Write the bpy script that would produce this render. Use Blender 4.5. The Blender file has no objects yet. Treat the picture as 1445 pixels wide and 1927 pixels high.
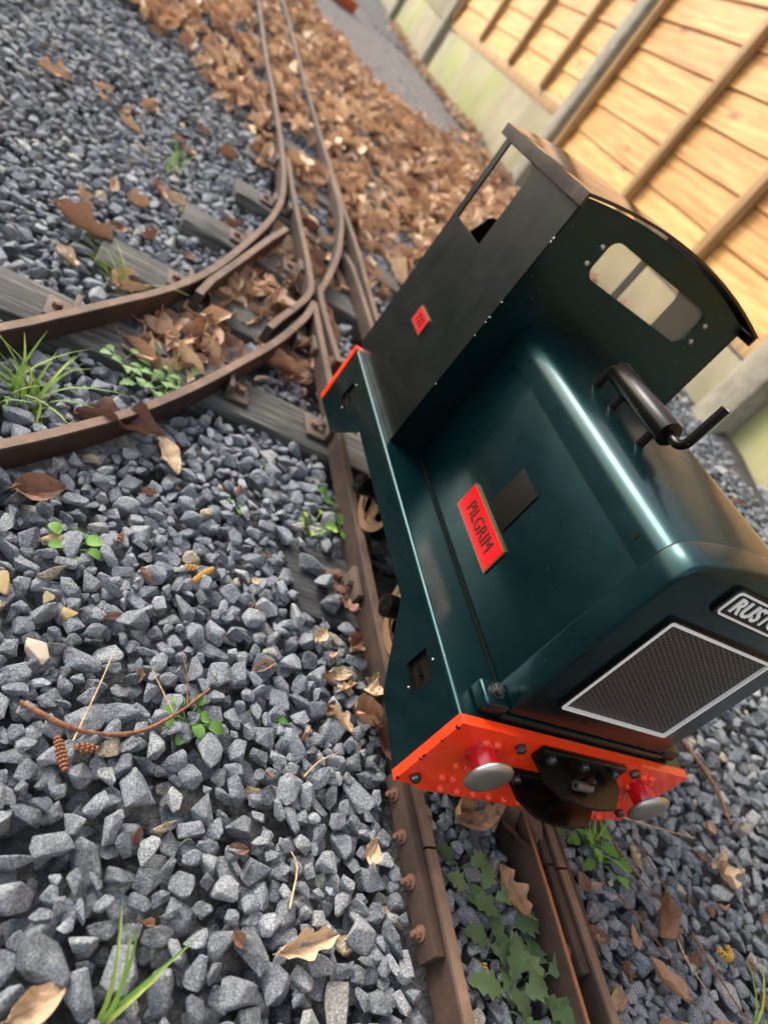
import bpy, bmesh, math, random
import numpy as np
from mathutils import Vector, Matrix, Euler
from mathutils.geometry import tessellate_polygon

random.seed(7); rng = np.random.default_rng(7)
scn = bpy.context.scene
COL = scn.collection
R = math.radians

# ------------------------------------------------------------------ camera
# solved from the photograph: world metres, z = 0 at rail top under the engine,
# x to the engine's left-hand rail, -y is the way the engine faces
FOC, PW, PH = 1300.0, 1445.0, 1927.0
CAM = np.array([-0.43652, -0.23018, 0.38891])
CR = np.array([[0.802223, -0.168612, 0.57272], [0.334186, -0.668105, -0.664797], [0.49473, 0.724711, -0.479621]])           # rows: image right, image down, forward
cam = bpy.data.cameras.new('camera'); camo = bpy.data.objects.new('camera', cam); COL.objects.link(camo)
camo.matrix_world = Matrix(((CR[0][0], -CR[1][0], -CR[2][0], CAM[0]), (CR[0][1], -CR[1][1], -CR[2][1], CAM[1]),
                            (CR[0][2], -CR[1][2], -CR[2][2], CAM[2]), (0, 0, 0, 1)))
cam.sensor_fit = 'HORIZONTAL'; cam.sensor_width = 36; cam.lens = FOC / PW * 36
cam.clip_start = .01; cam.clip_end = 500
cam.dof.use_dof = True; cam.dof.focus_distance = .47; cam.dof.aperture_fstop = 8.0
scn.camera = camo
# ------------------------------------------------------------------ sky, sun, exposure
SUN_EL, SUN_AZ = 36.0, 126.0      # azimuth: direction the light comes from, degrees from +X towards +Y
w = bpy.data.worlds.new('World'); scn.world = w; w.use_nodes = True
nt = w.node_tree; nt.nodes.clear()
sky = nt.nodes.new('ShaderNodeTexSky'); sky.sky_type = 'NISHITA'; sky.sun_disc = False
sky.sun_elevation = R(SUN_EL); sky.sun_rotation = R(90 - SUN_AZ); sky.air_density = 1.6; sky.dust_density = 4.0; sky.ozone_density = 1.0
bg = nt.nodes.new('ShaderNodeBackground'); bg.inputs[1].default_value = .15
wo = nt.nodes.new('ShaderNodeOutputWorld')
hs = nt.nodes.new('ShaderNodeHueSaturation'); hs.inputs['Saturation'].default_value = .55      # thin high cloud
nt.links.new(sky.outputs[0], hs.inputs['Color']); nt.links.new(hs.outputs[0], bg.inputs[0]); nt.links.new(bg.outputs[0], wo.inputs[0])
sun = bpy.data.lights.new('sun', 'SUN'); suno = bpy.data.objects.new('sun', sun); COL.objects.link(suno)
sun.energy = .85; sun.angle = R(20); sun.color = (1, .95, .87)
sd = Vector((math.cos(R(SUN_EL)) * math.cos(R(SUN_AZ)), math.cos(R(SUN_EL)) * math.sin(R(SUN_AZ)), math.sin(R(SUN_EL))))
suno.rotation_euler = sd.to_track_quat('Z', 'Y').to_euler(); suno.location = (0, 0, 5)
vs = scn.view_settings; vs.view_transform = 'Standard'; vs.look = 'None'; vs.exposure = 1.42; vs.gamma = 1; vs.use_curve_mapping = False
scn.cycles.use_denoising = True
scn.cycles.max_bounces = 6

# ------------------------------------------------------------------ helpers
def lin(r, g, b):
    f = lambda c: c / 12.92 if c <= .04045 else ((c + .055) / 1.055) ** 2.4
    return (f(r / 255), f(g / 255), f(b / 255), 1)

class N:                                       # small node-tree writer
    def __init__(s, name):
        s.m = bpy.data.materials.new(name); s.m.use_nodes = True; s.t = s.m.node_tree
        s.b = s.t.nodes['Principled BSDF']
    def n(s, typ, **kw):
        x = s.t.nodes.new('ShaderNode' + typ)
        for k, v in kw.items(): setattr(x, k, v)
        return x
    def l(s, a, b): s.t.links.new(a, b)
    def coord(s, kind='Object'): return s.n('TexCoord').outputs[kind]
    def noise(s, scale, detail=4, rough=.55, co=None, dist=0):
        x = s.n('TexNoise'); x.inputs['Scale'].default_value = scale; x.inputs['Detail'].default_value = detail
        x.inputs['Roughness'].default_value = rough; x.inputs['Distortion'].default_value = dist
        s.l(co if co is not None else s.coord(), x.inputs['Vector']); return x.outputs['Fac']
    def ramp(s, fac, stops, interp='LINEAR'):
        x = s.n('ValToRGB'); e = x.color_ramp.elements; x.color_ramp.interpolation = interp
        while len(e) < len(stops): e.new(.5)
        for i, (p, c) in enumerate(stops): e[i].position = p; e[i].color = c
        s.l(fac, x.inputs[0]); return x.outputs[0]
    def mix(s, fac, a, b, mode='MIX'):
        x = s.n('Mix', data_type='RGBA', blend_type=mode)
        for sock, v in ((x.inputs[0], fac), (x.inputs[6], a), (x.inputs[7], b)):
            if hasattr(v, 'node'): s.l(v, sock)
            else: sock.default_value = v
        return x.outputs[2]
    def math(s, op, a, b=0.0):
        x = s.n('Math', operation=op)
        for i, v in enumerate((a, b)):
            if hasattr(v, 'node'): s.l(v, x.inputs[i])
            else: x.inputs[i].default_value = v
        return x.outputs[0]
    def mapping(s, co, scale=(1, 1, 1), rot=(0, 0, 0)):
        x = s.n('Mapping'); x.inputs['Scale'].default_value = scale; x.inputs['Rotation'].default_value = rot
        s.l(co, x.inputs[0]); return x.outputs[0]
    def bump(s, h, strength=.3, dist=.002):
        x = s.n('Bump'); x.inputs['Strength'].default_value = strength; x.inputs['Distance'].default_value = dist
        s.l(h, x.inputs['Height']); s.l(x.outputs[0], s.b.inputs['Normal']); return x
    def col(s, v):
        if hasattr(v, 'node'): s.l(v, s.b.inputs['Base Color'])
        else: s.b.inputs['Base Color'].default_value = v
    def set(s, **kw):
        for k, v in kw.items():
            k = {'rough': 'Roughness', 'metal': 'Metallic', 'coat': 'Coat Weight', 'coatr': 'Coat Roughness', 'spec': 'Specular IOR Level'}.get(k, k)
            if hasattr(v, 'node'): s.l(v, s.b.inputs[k])
            else: s.b.inputs[k].default_value = v
        return s

def link(name, me, mats, parent=None):
    o = bpy.data.objects.new(name, me); COL.objects.link(o)
    for m in (mats if isinstance(mats, (list, tuple)) else [mats]): me.materials.append(m)
    if parent: o.parent = parent
    return o
def tag(o, label=None, cat=None, group=None, kind=None):
    if label: o['label'] = label
    if cat: o['category'] = cat
    if group: o['group'] = group
    if kind: o['kind'] = kind
    return o
def empty(name, loc, label, cat, group=None):
    o = bpy.data.objects.new(name, None); COL.objects.link(o); o.location = loc; o.empty_display_size = .02
    return tag(o, label, cat, group)

class MB:                                       # mesh builder; coordinates are world, shifted by -org
    def __init__(s): s.bm = bmesh.new()
    def box(s, x0, x1, y0, y1, z0, z1, bev=0, seg=2):
        m = Matrix.Translation(((x0 + x1) / 2, (y0 + y1) / 2, (z0 + z1) / 2)) @ Matrix.Diagonal((x1 - x0, y1 - y0, z1 - z0, 1))
        r = bmesh.ops.create_cube(s.bm, size=1, matrix=m)
        if bev:
            ed = list({e for v in r['verts'] for e in v.link_edges})
            bmesh.ops.bevel(s.bm, geom=ed, offset=bev, segments=seg, affect='EDGES', profile=.5, clamp_overlap=True)
        return s
    def obox(s, M, sx, sy, sz, bev=0, seg=2):
        r = bmesh.ops.create_cube(s.bm, size=1, matrix=M @ Matrix.Diagonal((sx, sy, sz, 1)))
        if bev:
            ed = list({e for v in r['verts'] for e in v.link_edges})
            bmesh.ops.bevel(s.bm, geom=ed, offset=bev, segments=seg, affect='EDGES', profile=.5, clamp_overlap=True)
        return s
    def cyl(s, a, b, r0, r1=None, seg=24, cap=True, bev=0):
        a, b = Vector(a), Vector(b); d = b - a; r1 = r0 if r1 is None else r1
        M = Matrix.Translation((a + b) / 2) @ d.to_track_quat('Z', 'Y').to_matrix().to_4x4()
        r = bmesh.ops.create_cone(s.bm, cap_ends=cap, segments=seg, radius1=r0, radius2=r1, depth=d.length, matrix=M)
        if bev:
            ed = [e for e in {e for v in r['verts'] for e in v.link_edges} if any(len(f.verts) > 4 for f in e.link_faces)]
            bmesh.ops.bevel(s.bm, geom=ed, offset=bev, segments=2, affect='EDGES', profile=.5)
        return s
    def lathe(s, a, axis, prof, seg=28):        # prof: (distance along axis, radius)
        a = Vector(a); M = Vector(axis).normalized().to_track_quat('Z', 'Y').to_matrix()
        rings = []
        for d, r in prof:
            rings.append([s.bm.verts.new(a + M @ Vector((r * math.cos(t), r * math.sin(t), d))) for t in [2 * math.pi * i / seg for i in range(seg)]])
        for p, q in zip(rings, rings[1:]):
            for i in range(seg): s.bm.faces.new((p[i], p[(i + 1) % seg], q[(i + 1) % seg], q[i]))
        s.bm.faces.new(rings[0][::-1]); s.bm.faces.new(rings[-1]); return s
    def tube(s, pts, rad, seg=12, cap=True):
        pts = [Vector(p) for p in pts]; rads = rad if isinstance(rad, (list, tuple)) else [rad] * len(pts)
        rings = []; up = Vector((.3, .2, 1)).normalized()
        for i, p in enumerate(pts):
            t = (pts[min(i + 1, len(pts) - 1)] - pts[max(i - 1, 0)]).normalized()
            u = t.cross(up)
            if u.length < 1e-3: u = t.cross(Vector((1, 0, 0)))
            u.normalize(); v = t.cross(u)
            rings.append([s.bm.verts.new(p + rads[i] * (u * math.cos(a) + v * math.sin(a))) for a in [2 * math.pi * k / seg for k in range(seg)]])
        for p, q in zip(rings, rings[1:]):
            for i in range(seg): s.bm.faces.new((p[i], p[(i + 1) % seg], q[(i + 1) % seg], q[i]))
        if cap: s.bm.faces.new(rings[0][::-1]); s.bm.faces.new(rings[-1])
        return s
    def sheet(s, outer, holes, fn0, fn1):        # flat outline with holes between two parallel faces
        loops = [outer] + list(holes)
        tri = tessellate_polygon([[Vector((p[0], p[1], 0)) for p in lp] for lp in loops])
        flat = [p for lp in loops for p in lp]
        A = [s.bm.verts.new(fn0(*p)) for p in flat]; B = [s.bm.verts.new(fn1(*p)) for p in flat]
        for t in tri:
            try: s.bm.faces.new([A[i] for i in t]); s.bm.faces.new([B[i] for i in reversed(t)])
            except ValueError: pass
        k = 0
        for lp in loops:
            n = len(lp)
            for i in range(n):
                j = (i + 1) % n; s.bm.faces.new((A[k + i], A[k + j], B[k + j], B[k + i]))
            k += n
        return s
    def sweep(s, path, prof, mats=None):         # prof polygon (offset right, up) swept along a path; mats: material of each profile side
        rings = []
        for i, p in enumerate(path):
            p = Vector(p); t = (Vector(path[min(i + 1, len(path) - 1)]) - Vector(path[max(i - 1, 0)])); t.z = 0; t.normalize()
            r = Vector((t.y, -t.x, 0)); rings.append([s.bm.verts.new(p + r * a + Vector((0, 0, b))) for a, b in prof])
        n = len(prof)
        for p, q in zip(rings, rings[1:]):
            for i in range(n):
                f = s.bm.faces.new((p[i], p[(i + 1) % n], q[(i + 1) % n], q[i]))
                if mats: f.material_index = mats[i]
        s.bm.faces.new(rings[0][::-1]); s.bm.faces.new(rings[-1]); return s
    def mesh(s, org=(0, 0, 0), smooth=None):
        bmesh.ops.recalc_face_normals(s.bm, faces=s.bm.faces[:])
        if org != (0, 0, 0): bmesh.ops.translate(s.bm, verts=s.bm.verts[:], vec=-Vector(org))
        me = bpy.data.meshes.new('m'); s.bm.to_mesh(me); s.bm.free()
        if smooth is not None:
            me.polygons.foreach_set('use_smooth', [True] * len(me.polygons))
            if smooth < 170: me.set_sharp_from_angle(angle=R(smooth))
        return me
def part(name, mb, mat, parent, smooth=35, org=None):
    if org is None: org = WORG.get(parent.name, Vector((0, 0, 0)))
    o = link(name, mb.mesh(tuple(org), smooth), mat, parent); WORG[o.name] = Vector(org); return o
WORG = {}                                        # world origin of every parent, so children are written in world metres
def thing(name, loc, label, cat, group=None):
    o = empty(name, loc, label, cat, group); WORG[o.name] = Vector(loc); return o
def solo(name, mb, mat, org, label, cat, group=None, smooth=35):
    o = link(name, mb.mesh(tuple(org), smooth), mat); o.location = org; WORG[o.name] = Vector(org); return tag(o, label, cat, group)
def rrect(x0, x1, y0, y1, r, n=5):
    out = []
    for cx, cy, a0 in ((x1 - r, y1 - r, 0), (x0 + r, y1 - r, 90), (x0 + r, y0 + r, 180), (x1 - r, y0 + r, 270)):
        for i in range(n + 1):
            a = R(a0 + 90 * i / n); out.append((cx + r * math.cos(a), cy + r * math.sin(a)))
    return out
def spline(P, step=.03):
    P = np.array(P, float); out = []
    Q = np.vstack([2 * P[0] - P[1], P, 2 * P[-1] - P[-2]])
    for i in range(1, len(Q) - 2):
        n = max(2, int(np.linalg.norm(Q[i + 1] - Q[i]) / step))
        for t in np.arange(n) / n:
            a, b, c, d = Q[i - 1:i + 3]
            out.append(.5 * (2 * b + (c - a) * t + (2 * a - 5 * b + 4 * c - d) * t * t + (3 * b - a - 3 * c + d) * t ** 3))
    out.append(P[-1]); return [tuple(p) for p in out]
def proj(P):                                      # world -> photo pixel (used to find which ground the photo shows)
    c = (np.asarray(P, float) - CAM) @ CR.T
    z = np.where(c[..., 2] > .02, c[..., 2], np.nan)
    return np.stack([PW / 2 + FOC * c[..., 0] / z, PH / 2 + FOC * c[..., 1] / z], -1)
def inpoly(pts, poly):
    x, y = pts[..., 0], pts[..., 1]; r = np.zeros(x.shape, bool); n = len(poly)
    for i in range(n):
        x1, y1 = poly[i]; x2, y2 = poly[(i + 1) % n]
        if y1 != y2: r ^= ((y1 > y) != (y2 > y)) & (x < (x2 - x1) * (y - y1) / (y2 - y1) + x1)
    return r

# ------------------------------------------------------------------ the lie of the land
def zr(y):                                       # rail-top height: level under the engine, then a gentle climb
    return .065 * .12 * np.log1p(np.exp(np.minimum((np.asarray(y, float) - .42) / .12, 60))) - .065 * .12 * math.log1p(math.exp(-.42 / .12))
def zf(y): return np.interp(y, [-3, -1, .7, 1.5, 2.65, 3.55, 5.24, 8, 14], [.10, .135, .163, .187, .206, .241, .284, .46, .85])
def zg(x, y):                                    # gravel surface
    x = np.asarray(x, float); y = np.asarray(y, float)
    tt = np.clip((y - .3) / .25, 0, 1); tt = tt * tt * (3 - 2 * tt)
    b = zr(y) - .034 - .020 * tt * np.clip((1.6 - y) / .5, 0, 1) + .008 * np.exp(-((x + .32) / .14) ** 2 - ((y - .05) / .22) ** 2)
    t = np.clip((x - .2) / .74, 0, 1); t = t * t * (3 - 2 * t)
    return b * (1 - t) + (zf(y)) * t + .004 * np.sin(x * 9 + 1) * np.sin(y * 7)

# ------------------------------------------------------------------ materials
def m_paint(name, c0, c1, rough=.28, metal=.0, coat=.5, chips=0.0, chipcol=lin(96, 70, 52), bump=.03, spec=.35, coatr=.12):
    k = N(name); co = k.coord(); a = k.noise(14, 5, .6, co); c = k.mix(a, c0, c1)
    sp = k.noise(420, 2, .5, co); spk = k.ramp(sp, [(.74, (0, 0, 0, 1)), (.77, (1, 1, 1, 1))])
    c = k.mix(k.math('MULTIPLY', spk, .45), c, lin(140, 150, 148))
    if chips:
        n1 = k.noise(75, 6, .7, co); msk = k.ramp(n1, [(1 - chips, (0, 0, 0, 1)), (1 - chips + .015, (1, 1, 1, 1))]); c = k.mix(msk, c, chipcol)
    k.col(c); k.set(metal=metal, coat=coat, coatr=coatr, spec=spec, rough=k.ramp(k.noise(30, 4, .6, co), [(.3, (rough - .07,) * 3 + (1,)), (.75, (rough + .1,) * 3 + (1,))]))
    k.bump(k.noise(260, 3, .5, co), bump, .001); return k.m
M = {}
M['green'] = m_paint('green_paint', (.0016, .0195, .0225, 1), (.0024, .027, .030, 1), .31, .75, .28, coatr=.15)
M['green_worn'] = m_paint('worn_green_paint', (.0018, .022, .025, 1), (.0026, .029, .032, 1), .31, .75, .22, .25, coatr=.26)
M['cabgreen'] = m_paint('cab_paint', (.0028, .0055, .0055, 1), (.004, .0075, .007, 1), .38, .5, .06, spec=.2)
M['orange'] = m_paint('orange_red_paint', (.80, .035, .006, 1), (.86, .05, .008, 1), .30, 0, .7, .28, lin(60, 26, 16), .2, coatr=.06)
M['red'] = m_paint('red_paint', (.52, .004, .012, 1), (.60, .006, .014, 1), .25, 0, .6)
M['plate_red'] = m_paint('plate_red', (.44, .004, .007, 1), (.48, .005, .008, 1), .35, 0, .2)
M['black'] = m_paint('black_paint', (.003, .0027, .0024, 1), (.005, .0045, .004, 1), .24, 0, .0, spec=.22)
M['roofbrown'] = m_paint('roof_brown_paint', (.012, .007, .0058, 1), (.017, .0095, .008, 1), .14, 0, .35, spec=.3)
M['flatblack'] = m_paint('flat_black', (.006, .0052, .0045, 1), (.009, .0075, .006, 1), .6, 0, 0, spec=.08)
M['white'] = m_paint('white_paint', (.86, .86, .84, 1), (.8, .8, .78, 1), .4, 0, .2)
M['textdark'] = m_paint('dark_lettering', (.03, .014, .008, 1), (.05, .02, .01, 1), .4, .2, 0)
def simple(name, c, rough, metal=0):
    k = N(name); a = k.noise(60, 5, .6); k.col(k.mix(a, tuple(v * .75 for v in c[:3]) + (1,), tuple(min(1, v * 1.25) for v in c[:3]) + (1,))); k.set(rough=rough, metal=metal); k.bump(k.noise(300, 3), .1, .001); return k.m
M['brass'] = simple('aged_brass', (.28, .19, .10, 1), .35, .9)
M['steel'] = simple('worn_steel', (.42, .41, .39, 1), .38, .95)
M['steeldark'] = simple('dull_steel', (.10, .09, .08, 1), .42, .6)
M['bolt'] = simple('dark_bolt_steel', (.10, .10, .10, 1), .3, .9)
M['rust'] = simple('rusty_plate', lin(84, 68, 58), .75)
M['rustbolt'] = simple('rust_bolt', lin(104, 72, 56), .7)
M['wheel'] = simple('rusty_wheel_rim', lin(150, 118, 92), .5, .4)
def m_rail(name, c0, c1, c2):
    k = N(name); co = k.coord(); a = k.noise(45, 6, .7, co); b = k.noise(7, 3, .5, co)
    c = k.ramp(a, [(.3, c0), (.55, c1), (.78, c2)]); k.col(k.mix(k.ramp(b, [(.4, (0, 0, 0, 1)), (.7, (.5, .5, .5, 1))]), c, c2)); k.set(rough=.68, spec=.35)
    k.bump(k.noise(500, 4, .7, co), .5, .0012); return k.m
M['railside'] = m_rail('rail_rust_side', lin(38, 31, 28), lin(55, 43, 37), lin(80, 58, 46))
M['railtop'] = m_rail('rail_worn_top', lin(76, 61, 52), lin(106, 85, 70), lin(136, 110, 89))
M['railedge'] = m_rail('rail_bright_rust', lin(108, 66, 42), lin(142, 88, 54), lin(168, 108, 66))
def m_wood(name, dark, mid, light, axis=(1.5, 26, 26), rough=.8, knots=False, bump=.35, rnd=.0):
    k = N(name); co = k.coord(); mp = k.mapping(co, axis)
    if rnd:
        oi = k.n('ObjectInfo'); ad = k.n('VectorMath', operation='MULTIPLY_ADD'); k.l(mp, ad.inputs[0]); ad.inputs[1].default_value = (1, 1, 1)
        cx = k.n('CombineXYZ'); k.l(k.math('MULTIPLY', oi.outputs['Random'], 60), cx.inputs[0]); k.l(k.math('MULTIPLY', oi.outputs['Random'], 37), cx.inputs[1]); k.l(cx.outputs[0], ad.inputs[2]); mp = ad.outputs[0]
    g = k.noise(3.0, 6, .6, mp, .6); c = k.ramp(g, [(.3, dark), (.5, mid), (.68, light)])
    if knots:
        v = k.n('TexVoronoi'); v.inputs['Scale'].default_value = 1.0; k.l(k.mapping(mp, (2.2, .34, .34)), v.inputs['Vector'])
        kn = k.ramp(v.outputs['Distance'], [(.05, (1, 1, 1, 1)), (.14, (0, 0, 0, 1))]); c = k.mix(k.math('MULTIPLY', kn, .9), c, lin(96, 50, 22))
    if rnd: c = k.mix(rnd, c, k.mix(oi.outputs['Random'], dark, light))
    k.col(c); k.set(rough=rough, spec=.3); k.bump(k.noise(9, 6, .65, mp, .4), bump, .002); return k.m
M['sleeper'] = m_wood('weathered_sleeper_wood', lin(40, 40, 40), lin(76, 75, 72), lin(110, 108, 101), (5, 60, 60), .85, bump=.9)
M['sleeperdark'] = m_wood('tarred_sleeper_wood', lin(34, 34, 36), lin(58, 58, 60), lin(88, 86, 84), (6, 70, 70), .85, bump=.9)
M['board'] = m_wood('new_fence_board', lin(140, 90, 44), lin(194, 142, 78), lin(220, 174, 110), (1.3, 22, 22), .55, True, .12, .3)
M['batten'] = m_wood('fence_batten', lin(132, 104, 70), lin(166, 134, 92), lin(190, 160, 116), (22, 22, 2), .7, False, .2, .3)
k = N('concrete'); co = k.coord(); a = k.noise(3.5, 6, .65, co); b = k.noise(1.6, 4, .6, co, 1.0)
c = k.ramp(a, [(.3, lin(126, 119, 98)), (.7, lin(162, 152, 126))]); c = k.mix(k.ramp(b, [(.48, (0, 0, 0, 1)), (.66, (.6, .6, .6, 1))]), c, lin(132, 142, 66)); k.col(c); k.set(rough=.9); k.bump(k.noise(90, 5, .7, co), .35, .003); M['concrete'] = k.m
k = N('post_concrete'); co = k.coord(); k.col(k.ramp(k.noise(30, 6, .7, co), [(.3, lin(118, 113, 100)), (.7, lin(156, 150, 134))])); k.set(rough=.9); k.bump(k.noise(150, 4, .7, co), .4, .002); M['post'] = k.m
k = N('gravel_soil'); co = k.coord(); a = k.noise(160, 5, .7, co); k.col(k.ramp(a, [(.3, lin(52, 52, 54)), (.5, lin(84, 84, 86)), (.72, lin(122, 120, 118))])); k.set(rough=.95); k.bump(k.noise(220, 4, .7, co), 1.0, .006); M['soil'] = k.m
k = N('chipping_path'); co = k.coord(); v = k.n('TexVoronoi'); v.inputs['Scale'].default_value = 150; k.l(co, v.inputs['Vector'])
sp = k.n('SeparateColor'); k.l(v.outputs['Color'], sp.inputs[0])
k.col(k.ramp(sp.outputs[0], [(0, lin(56, 54, 56)), (.5, lin(92, 88, 88)), (1, lin(140, 132, 128))])); k.set(rough=.9); k.bump(v.outputs['Distance'], 1.0, .006); M['path'] = k.m
k = N('black_membrane'); k.col(k.ramp(k.noise(30), [(.3, lin(34, 33, 34)), (.7, lin(62, 58, 56))])); k.set(rough=.7); k.bump(k.noise(20, 5), .6, .01); M['membrane'] = k.m
# crushed slate: every stone its own tone, mottled and speckled
k = N('crushed_stone'); co = k.n('NewGeometry').outputs['Position']
at = k.n('Attribute', attribute_name='tone'); oi = k.n('ObjectInfo')
f = k.math('FRACT', k.math('ADD', at.outputs['Fac'], oi.outputs['Random']))
c = k.ramp(f, [(0, lin(64, 67, 72)), (.25, lin(89, 93, 99)), (.5, lin(107, 111, 117)), (.78, lin(125, 128, 133)), (.95, lin(144, 146, 147)), (.982, lin(138, 132, 118)), (.994, lin(156, 138, 108)), (1, lin(184, 158, 122))])
s1 = k.noise(750, 3, .75, co); s2 = k.noise(130, 5, .6, co)
c = k.mix(k.ramp(s2, [(.35, (.0, .0, .0, 1)), (.7, (.5, .5, .5, 1))]), c, lin(152, 156, 160))
c = k.mix(.65, c, k.ramp(s1, [(.36, (.12, .12, .12, 1)), (.5, (.5, .5, .5, 1)), (.64, (1, 1, 1, 1))]), 'OVERLAY')
k.col(c); k.set(rough=.78, spec=.3); k.bump(k.noise(300, 6, .72, co), .9, .003); M['stone'] = k.m
def m_leaf(name, stops, trans=.15, rough=.6, veins=False):
    k = N(name); oi = k.n('ObjectInfo'); at = k.n('Attribute', attribute_name='tone'); co = k.coord()
    f = k.math('FRACT', k.math('ADD', at.outputs['Fac'], oi.outputs['Random'])); c = k.ramp(f, stops)
    c = k.mix(k.ramp(k.noise(70, 5, .65, co), [(.42, (0, 0, 0, 1)), (.8, (.6, .6, .6, 1))]), c, tuple(v * .6 for v in stops[len(stops) // 2][1][:3]) + (1,))
    if veins:
        sx_ = k.n('SeparateXYZ'); k.l(k.coord('UV'), sx_.inputs[0]); av = k.math('ABSOLUTE', k.math('SUBTRACT', sx_.outputs[1], .5))
        st_ = k.math('SINE', k.math('MULTIPLY', k.math('SUBTRACT', sx_.outputs[0], k.math('MULTIPLY', av, .55)), 58)); vein = k.math('MAXIMUM', k.ramp(st_, [(.90, (0, 0, 0, 1)), (1, (1, 1, 1, 1))]), k.ramp(av, [(.018, (1, 1, 1, 1)), (.04, (0, 0, 0, 1))]))
        c = k.mix(k.math('MULTIPLY', vein, .38), c, tuple(v * .42 for v in stops[0][1][:3]) + (1,))
    k.col(c); k.set(rough=rough, spec=.3); k.b.inputs['Subsurface Weight'].default_value = 0
    k.bump(k.noise(160, 4, .6, co), .5, .002)
    if trans:
        tr = k.n('BsdfTranslucent'); k.l(c, tr.inputs[0]); mx = k.n('MixShader'); mx.inputs[0].default_value = trans
        out = k.t.nodes['Material Output']; k.l(k.b.outputs[0], mx.inputs[1]); k.l(tr.outputs[0], mx.inputs[2]); k.l(mx.outputs[0], out.inputs[0])
    return k.m
M['leaf'] = m_leaf('dry_leaf', [(0, lin(96, 66, 54)), (.2, lin(136, 98, 78)), (.45, lin(164, 126, 98)), (.7, lin(186, 152, 120)), (1, lin(206, 178, 144))], .15, .6, True)
M['litter'] = m_leaf('far_leaf_litter', [(0, lin(128, 96, 78)), (.3, lin(176, 138, 110)), (.6, lin(202, 166, 132)), (1, lin(222, 194, 160))])
M['weed'] = m_leaf('weed_green', [(0, lin(74, 112, 46)), (.5, lin(98, 140, 62)), (1, lin(124, 164, 84))], .25)
M['darkweed'] = m_leaf('dark_weed_green', [(0, lin(64, 86, 56)), (.5, lin(84, 106, 70)), (1, lin(108, 128, 84))], .2)
M['paleweed'] = m_leaf('pale_weed_green', [(0, lin(104, 138, 84)), (.5, lin(124, 156, 98)), (1, lin(142, 170, 116))], .2)
M['grass'] = m_leaf('grass_blade', [(0, lin(104, 140, 58)), (.5, lin(134, 168, 80)), (1, lin(176, 186, 96))], .25)
M['twig'] = m_wood('brown_twig', lin(84, 54, 38), lin(120, 80, 58), lin(150, 110, 82), (90, 90, 90), .7)
M['paletwig'] = m_wood('pale_straw', lin(150, 122, 86), lin(184, 156, 116), lin(206, 184, 146), (90, 90, 90), .7)
M['cone'] = simple('cone_brown', lin(132, 82, 52), .7)
M['catkin'] = simple('catkin_yellow', lin(176, 136, 62), .75)
M['brick'] = simple('red_brick', lin(168, 88, 62), .9)
k = N('hazy_window'); tr = k.n('BsdfTransparent'); tr.inputs[0].default_value = (.93, .91, .87, 1); mx = k.n('MixShader'); mx.inputs[0].default_value = .14; k.col((.55, .50, .42, 1)); k.set(rough=.15)
k.l(tr.outputs[0], mx.inputs[1]); k.l(k.b.outputs[0], mx.inputs[2]); k.l(mx.outputs[0], k.t.nodes['Material Output'].inputs[0]); M['glass'] = k.m
k = N('grille_mesh'); co = k.coord()
def lines(rot):
    wv = k.n('TexWave'); wv.wave_type = 'BANDS'; wv.bands_direction = 'X'; wv.inputs['Scale'].default_value = 95; k.l(k.mapping(co, (1, 1, 1), (0, rot, 0)), wv.inputs['Vector']); return wv.outputs['Fac']
h = k.math('MAXIMUM', lines(R(62)), lines(R(118))); k.col(k.ramp(h, [(.55, (.006, .005, .005, 1)), (.97, (.035, .032, .030, 1))])); k.set(rough=.45); k.bump(h, .6, .0012); M['grille'] = k.m

# ================================================================== ground
xs = np.unique(np.concatenate([np.linspace(-30, -2, 15), np.arange(-2, 1.3, .06), np.linspace(1.3, 30, 14)]))
ys = np.unique(np.concatenate([np.linspace(-30, -1, 14), np.arange(-1, 8, .09), np.linspace(8, 14, 8), np.linspace(15, 40, 8)]))
gx, gy = np.meshgrid(xs, ys); gz = zg(np.clip(gx, -5, 1.2), np.minimum(gy, 14)) - .012
me = bpy.data.meshes.new('ground'); nx = len(xs)
me.from_pydata(np.stack([gx.ravel(), gy.ravel(), gz.ravel()], 1).tolist(), [], [(j * nx + i, j * nx + i + 1, (j + 1) * nx + i + 1, (j + 1) * nx + i) for j in range(len(ys) - 1) for i in range(nx - 1)])
me.polygons.foreach_set('use_smooth', [True] * len(me.polygons))
ground = tag(link('ground', me, M['soil']), 'dark soil and fine chippings beneath the grey gravel', kind='structure')

# fine chipping path that runs beside the far track up to the fence (its outline on the ground)
PATHL = [(.19, 1.75), (.21, 2.2), (.16, 2.8), (.08, 3.4), (.06, 4.2), (.05, 5.5), (.0, 8), (-.1, 13)]
PATHR = [(.62, 1.75), (.80, 2.4), (.92, 3.0), (1.0, 4.0), (1.06, 5.2), (.75, 5.3), (.6, 8), (.7, 13)]
def strip_mesh(L, Rr, up, nseg=80, nac=8, rag=.02):
    L, Rr = np.array(L), np.array(Rr); V = []; F = []
    y = np.linspace(L[0][1], L[-1][1], nseg)
    for j, yy in enumerate(y):
        a = np.interp(yy, L[:, 1], L[:, 0]) + rag * math.sin(j * 1.7) * random.random(); b = np.interp(yy, Rr[:, 1], Rr[:, 0]) + rag * math.sin(j * 2.3) * random.random()
        for i in range(nac + 1):
            x = a + (b - a) * i / nac; V.append((x, yy, float(zg(x, yy)) + up - (.016 if i in (0, nac) else 0)))
    for j in range(nseg - 1):
        for i in range(nac): q = j * (nac + 1) + i; F.append((q, q + 1, q + nac + 2, q + nac + 1))
    m = bpy.data.meshes.new('s'); m.from_pydata(V, [], F); m.polygons.foreach_set('use_smooth', [True] * len(m.polygons)); return m
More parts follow.
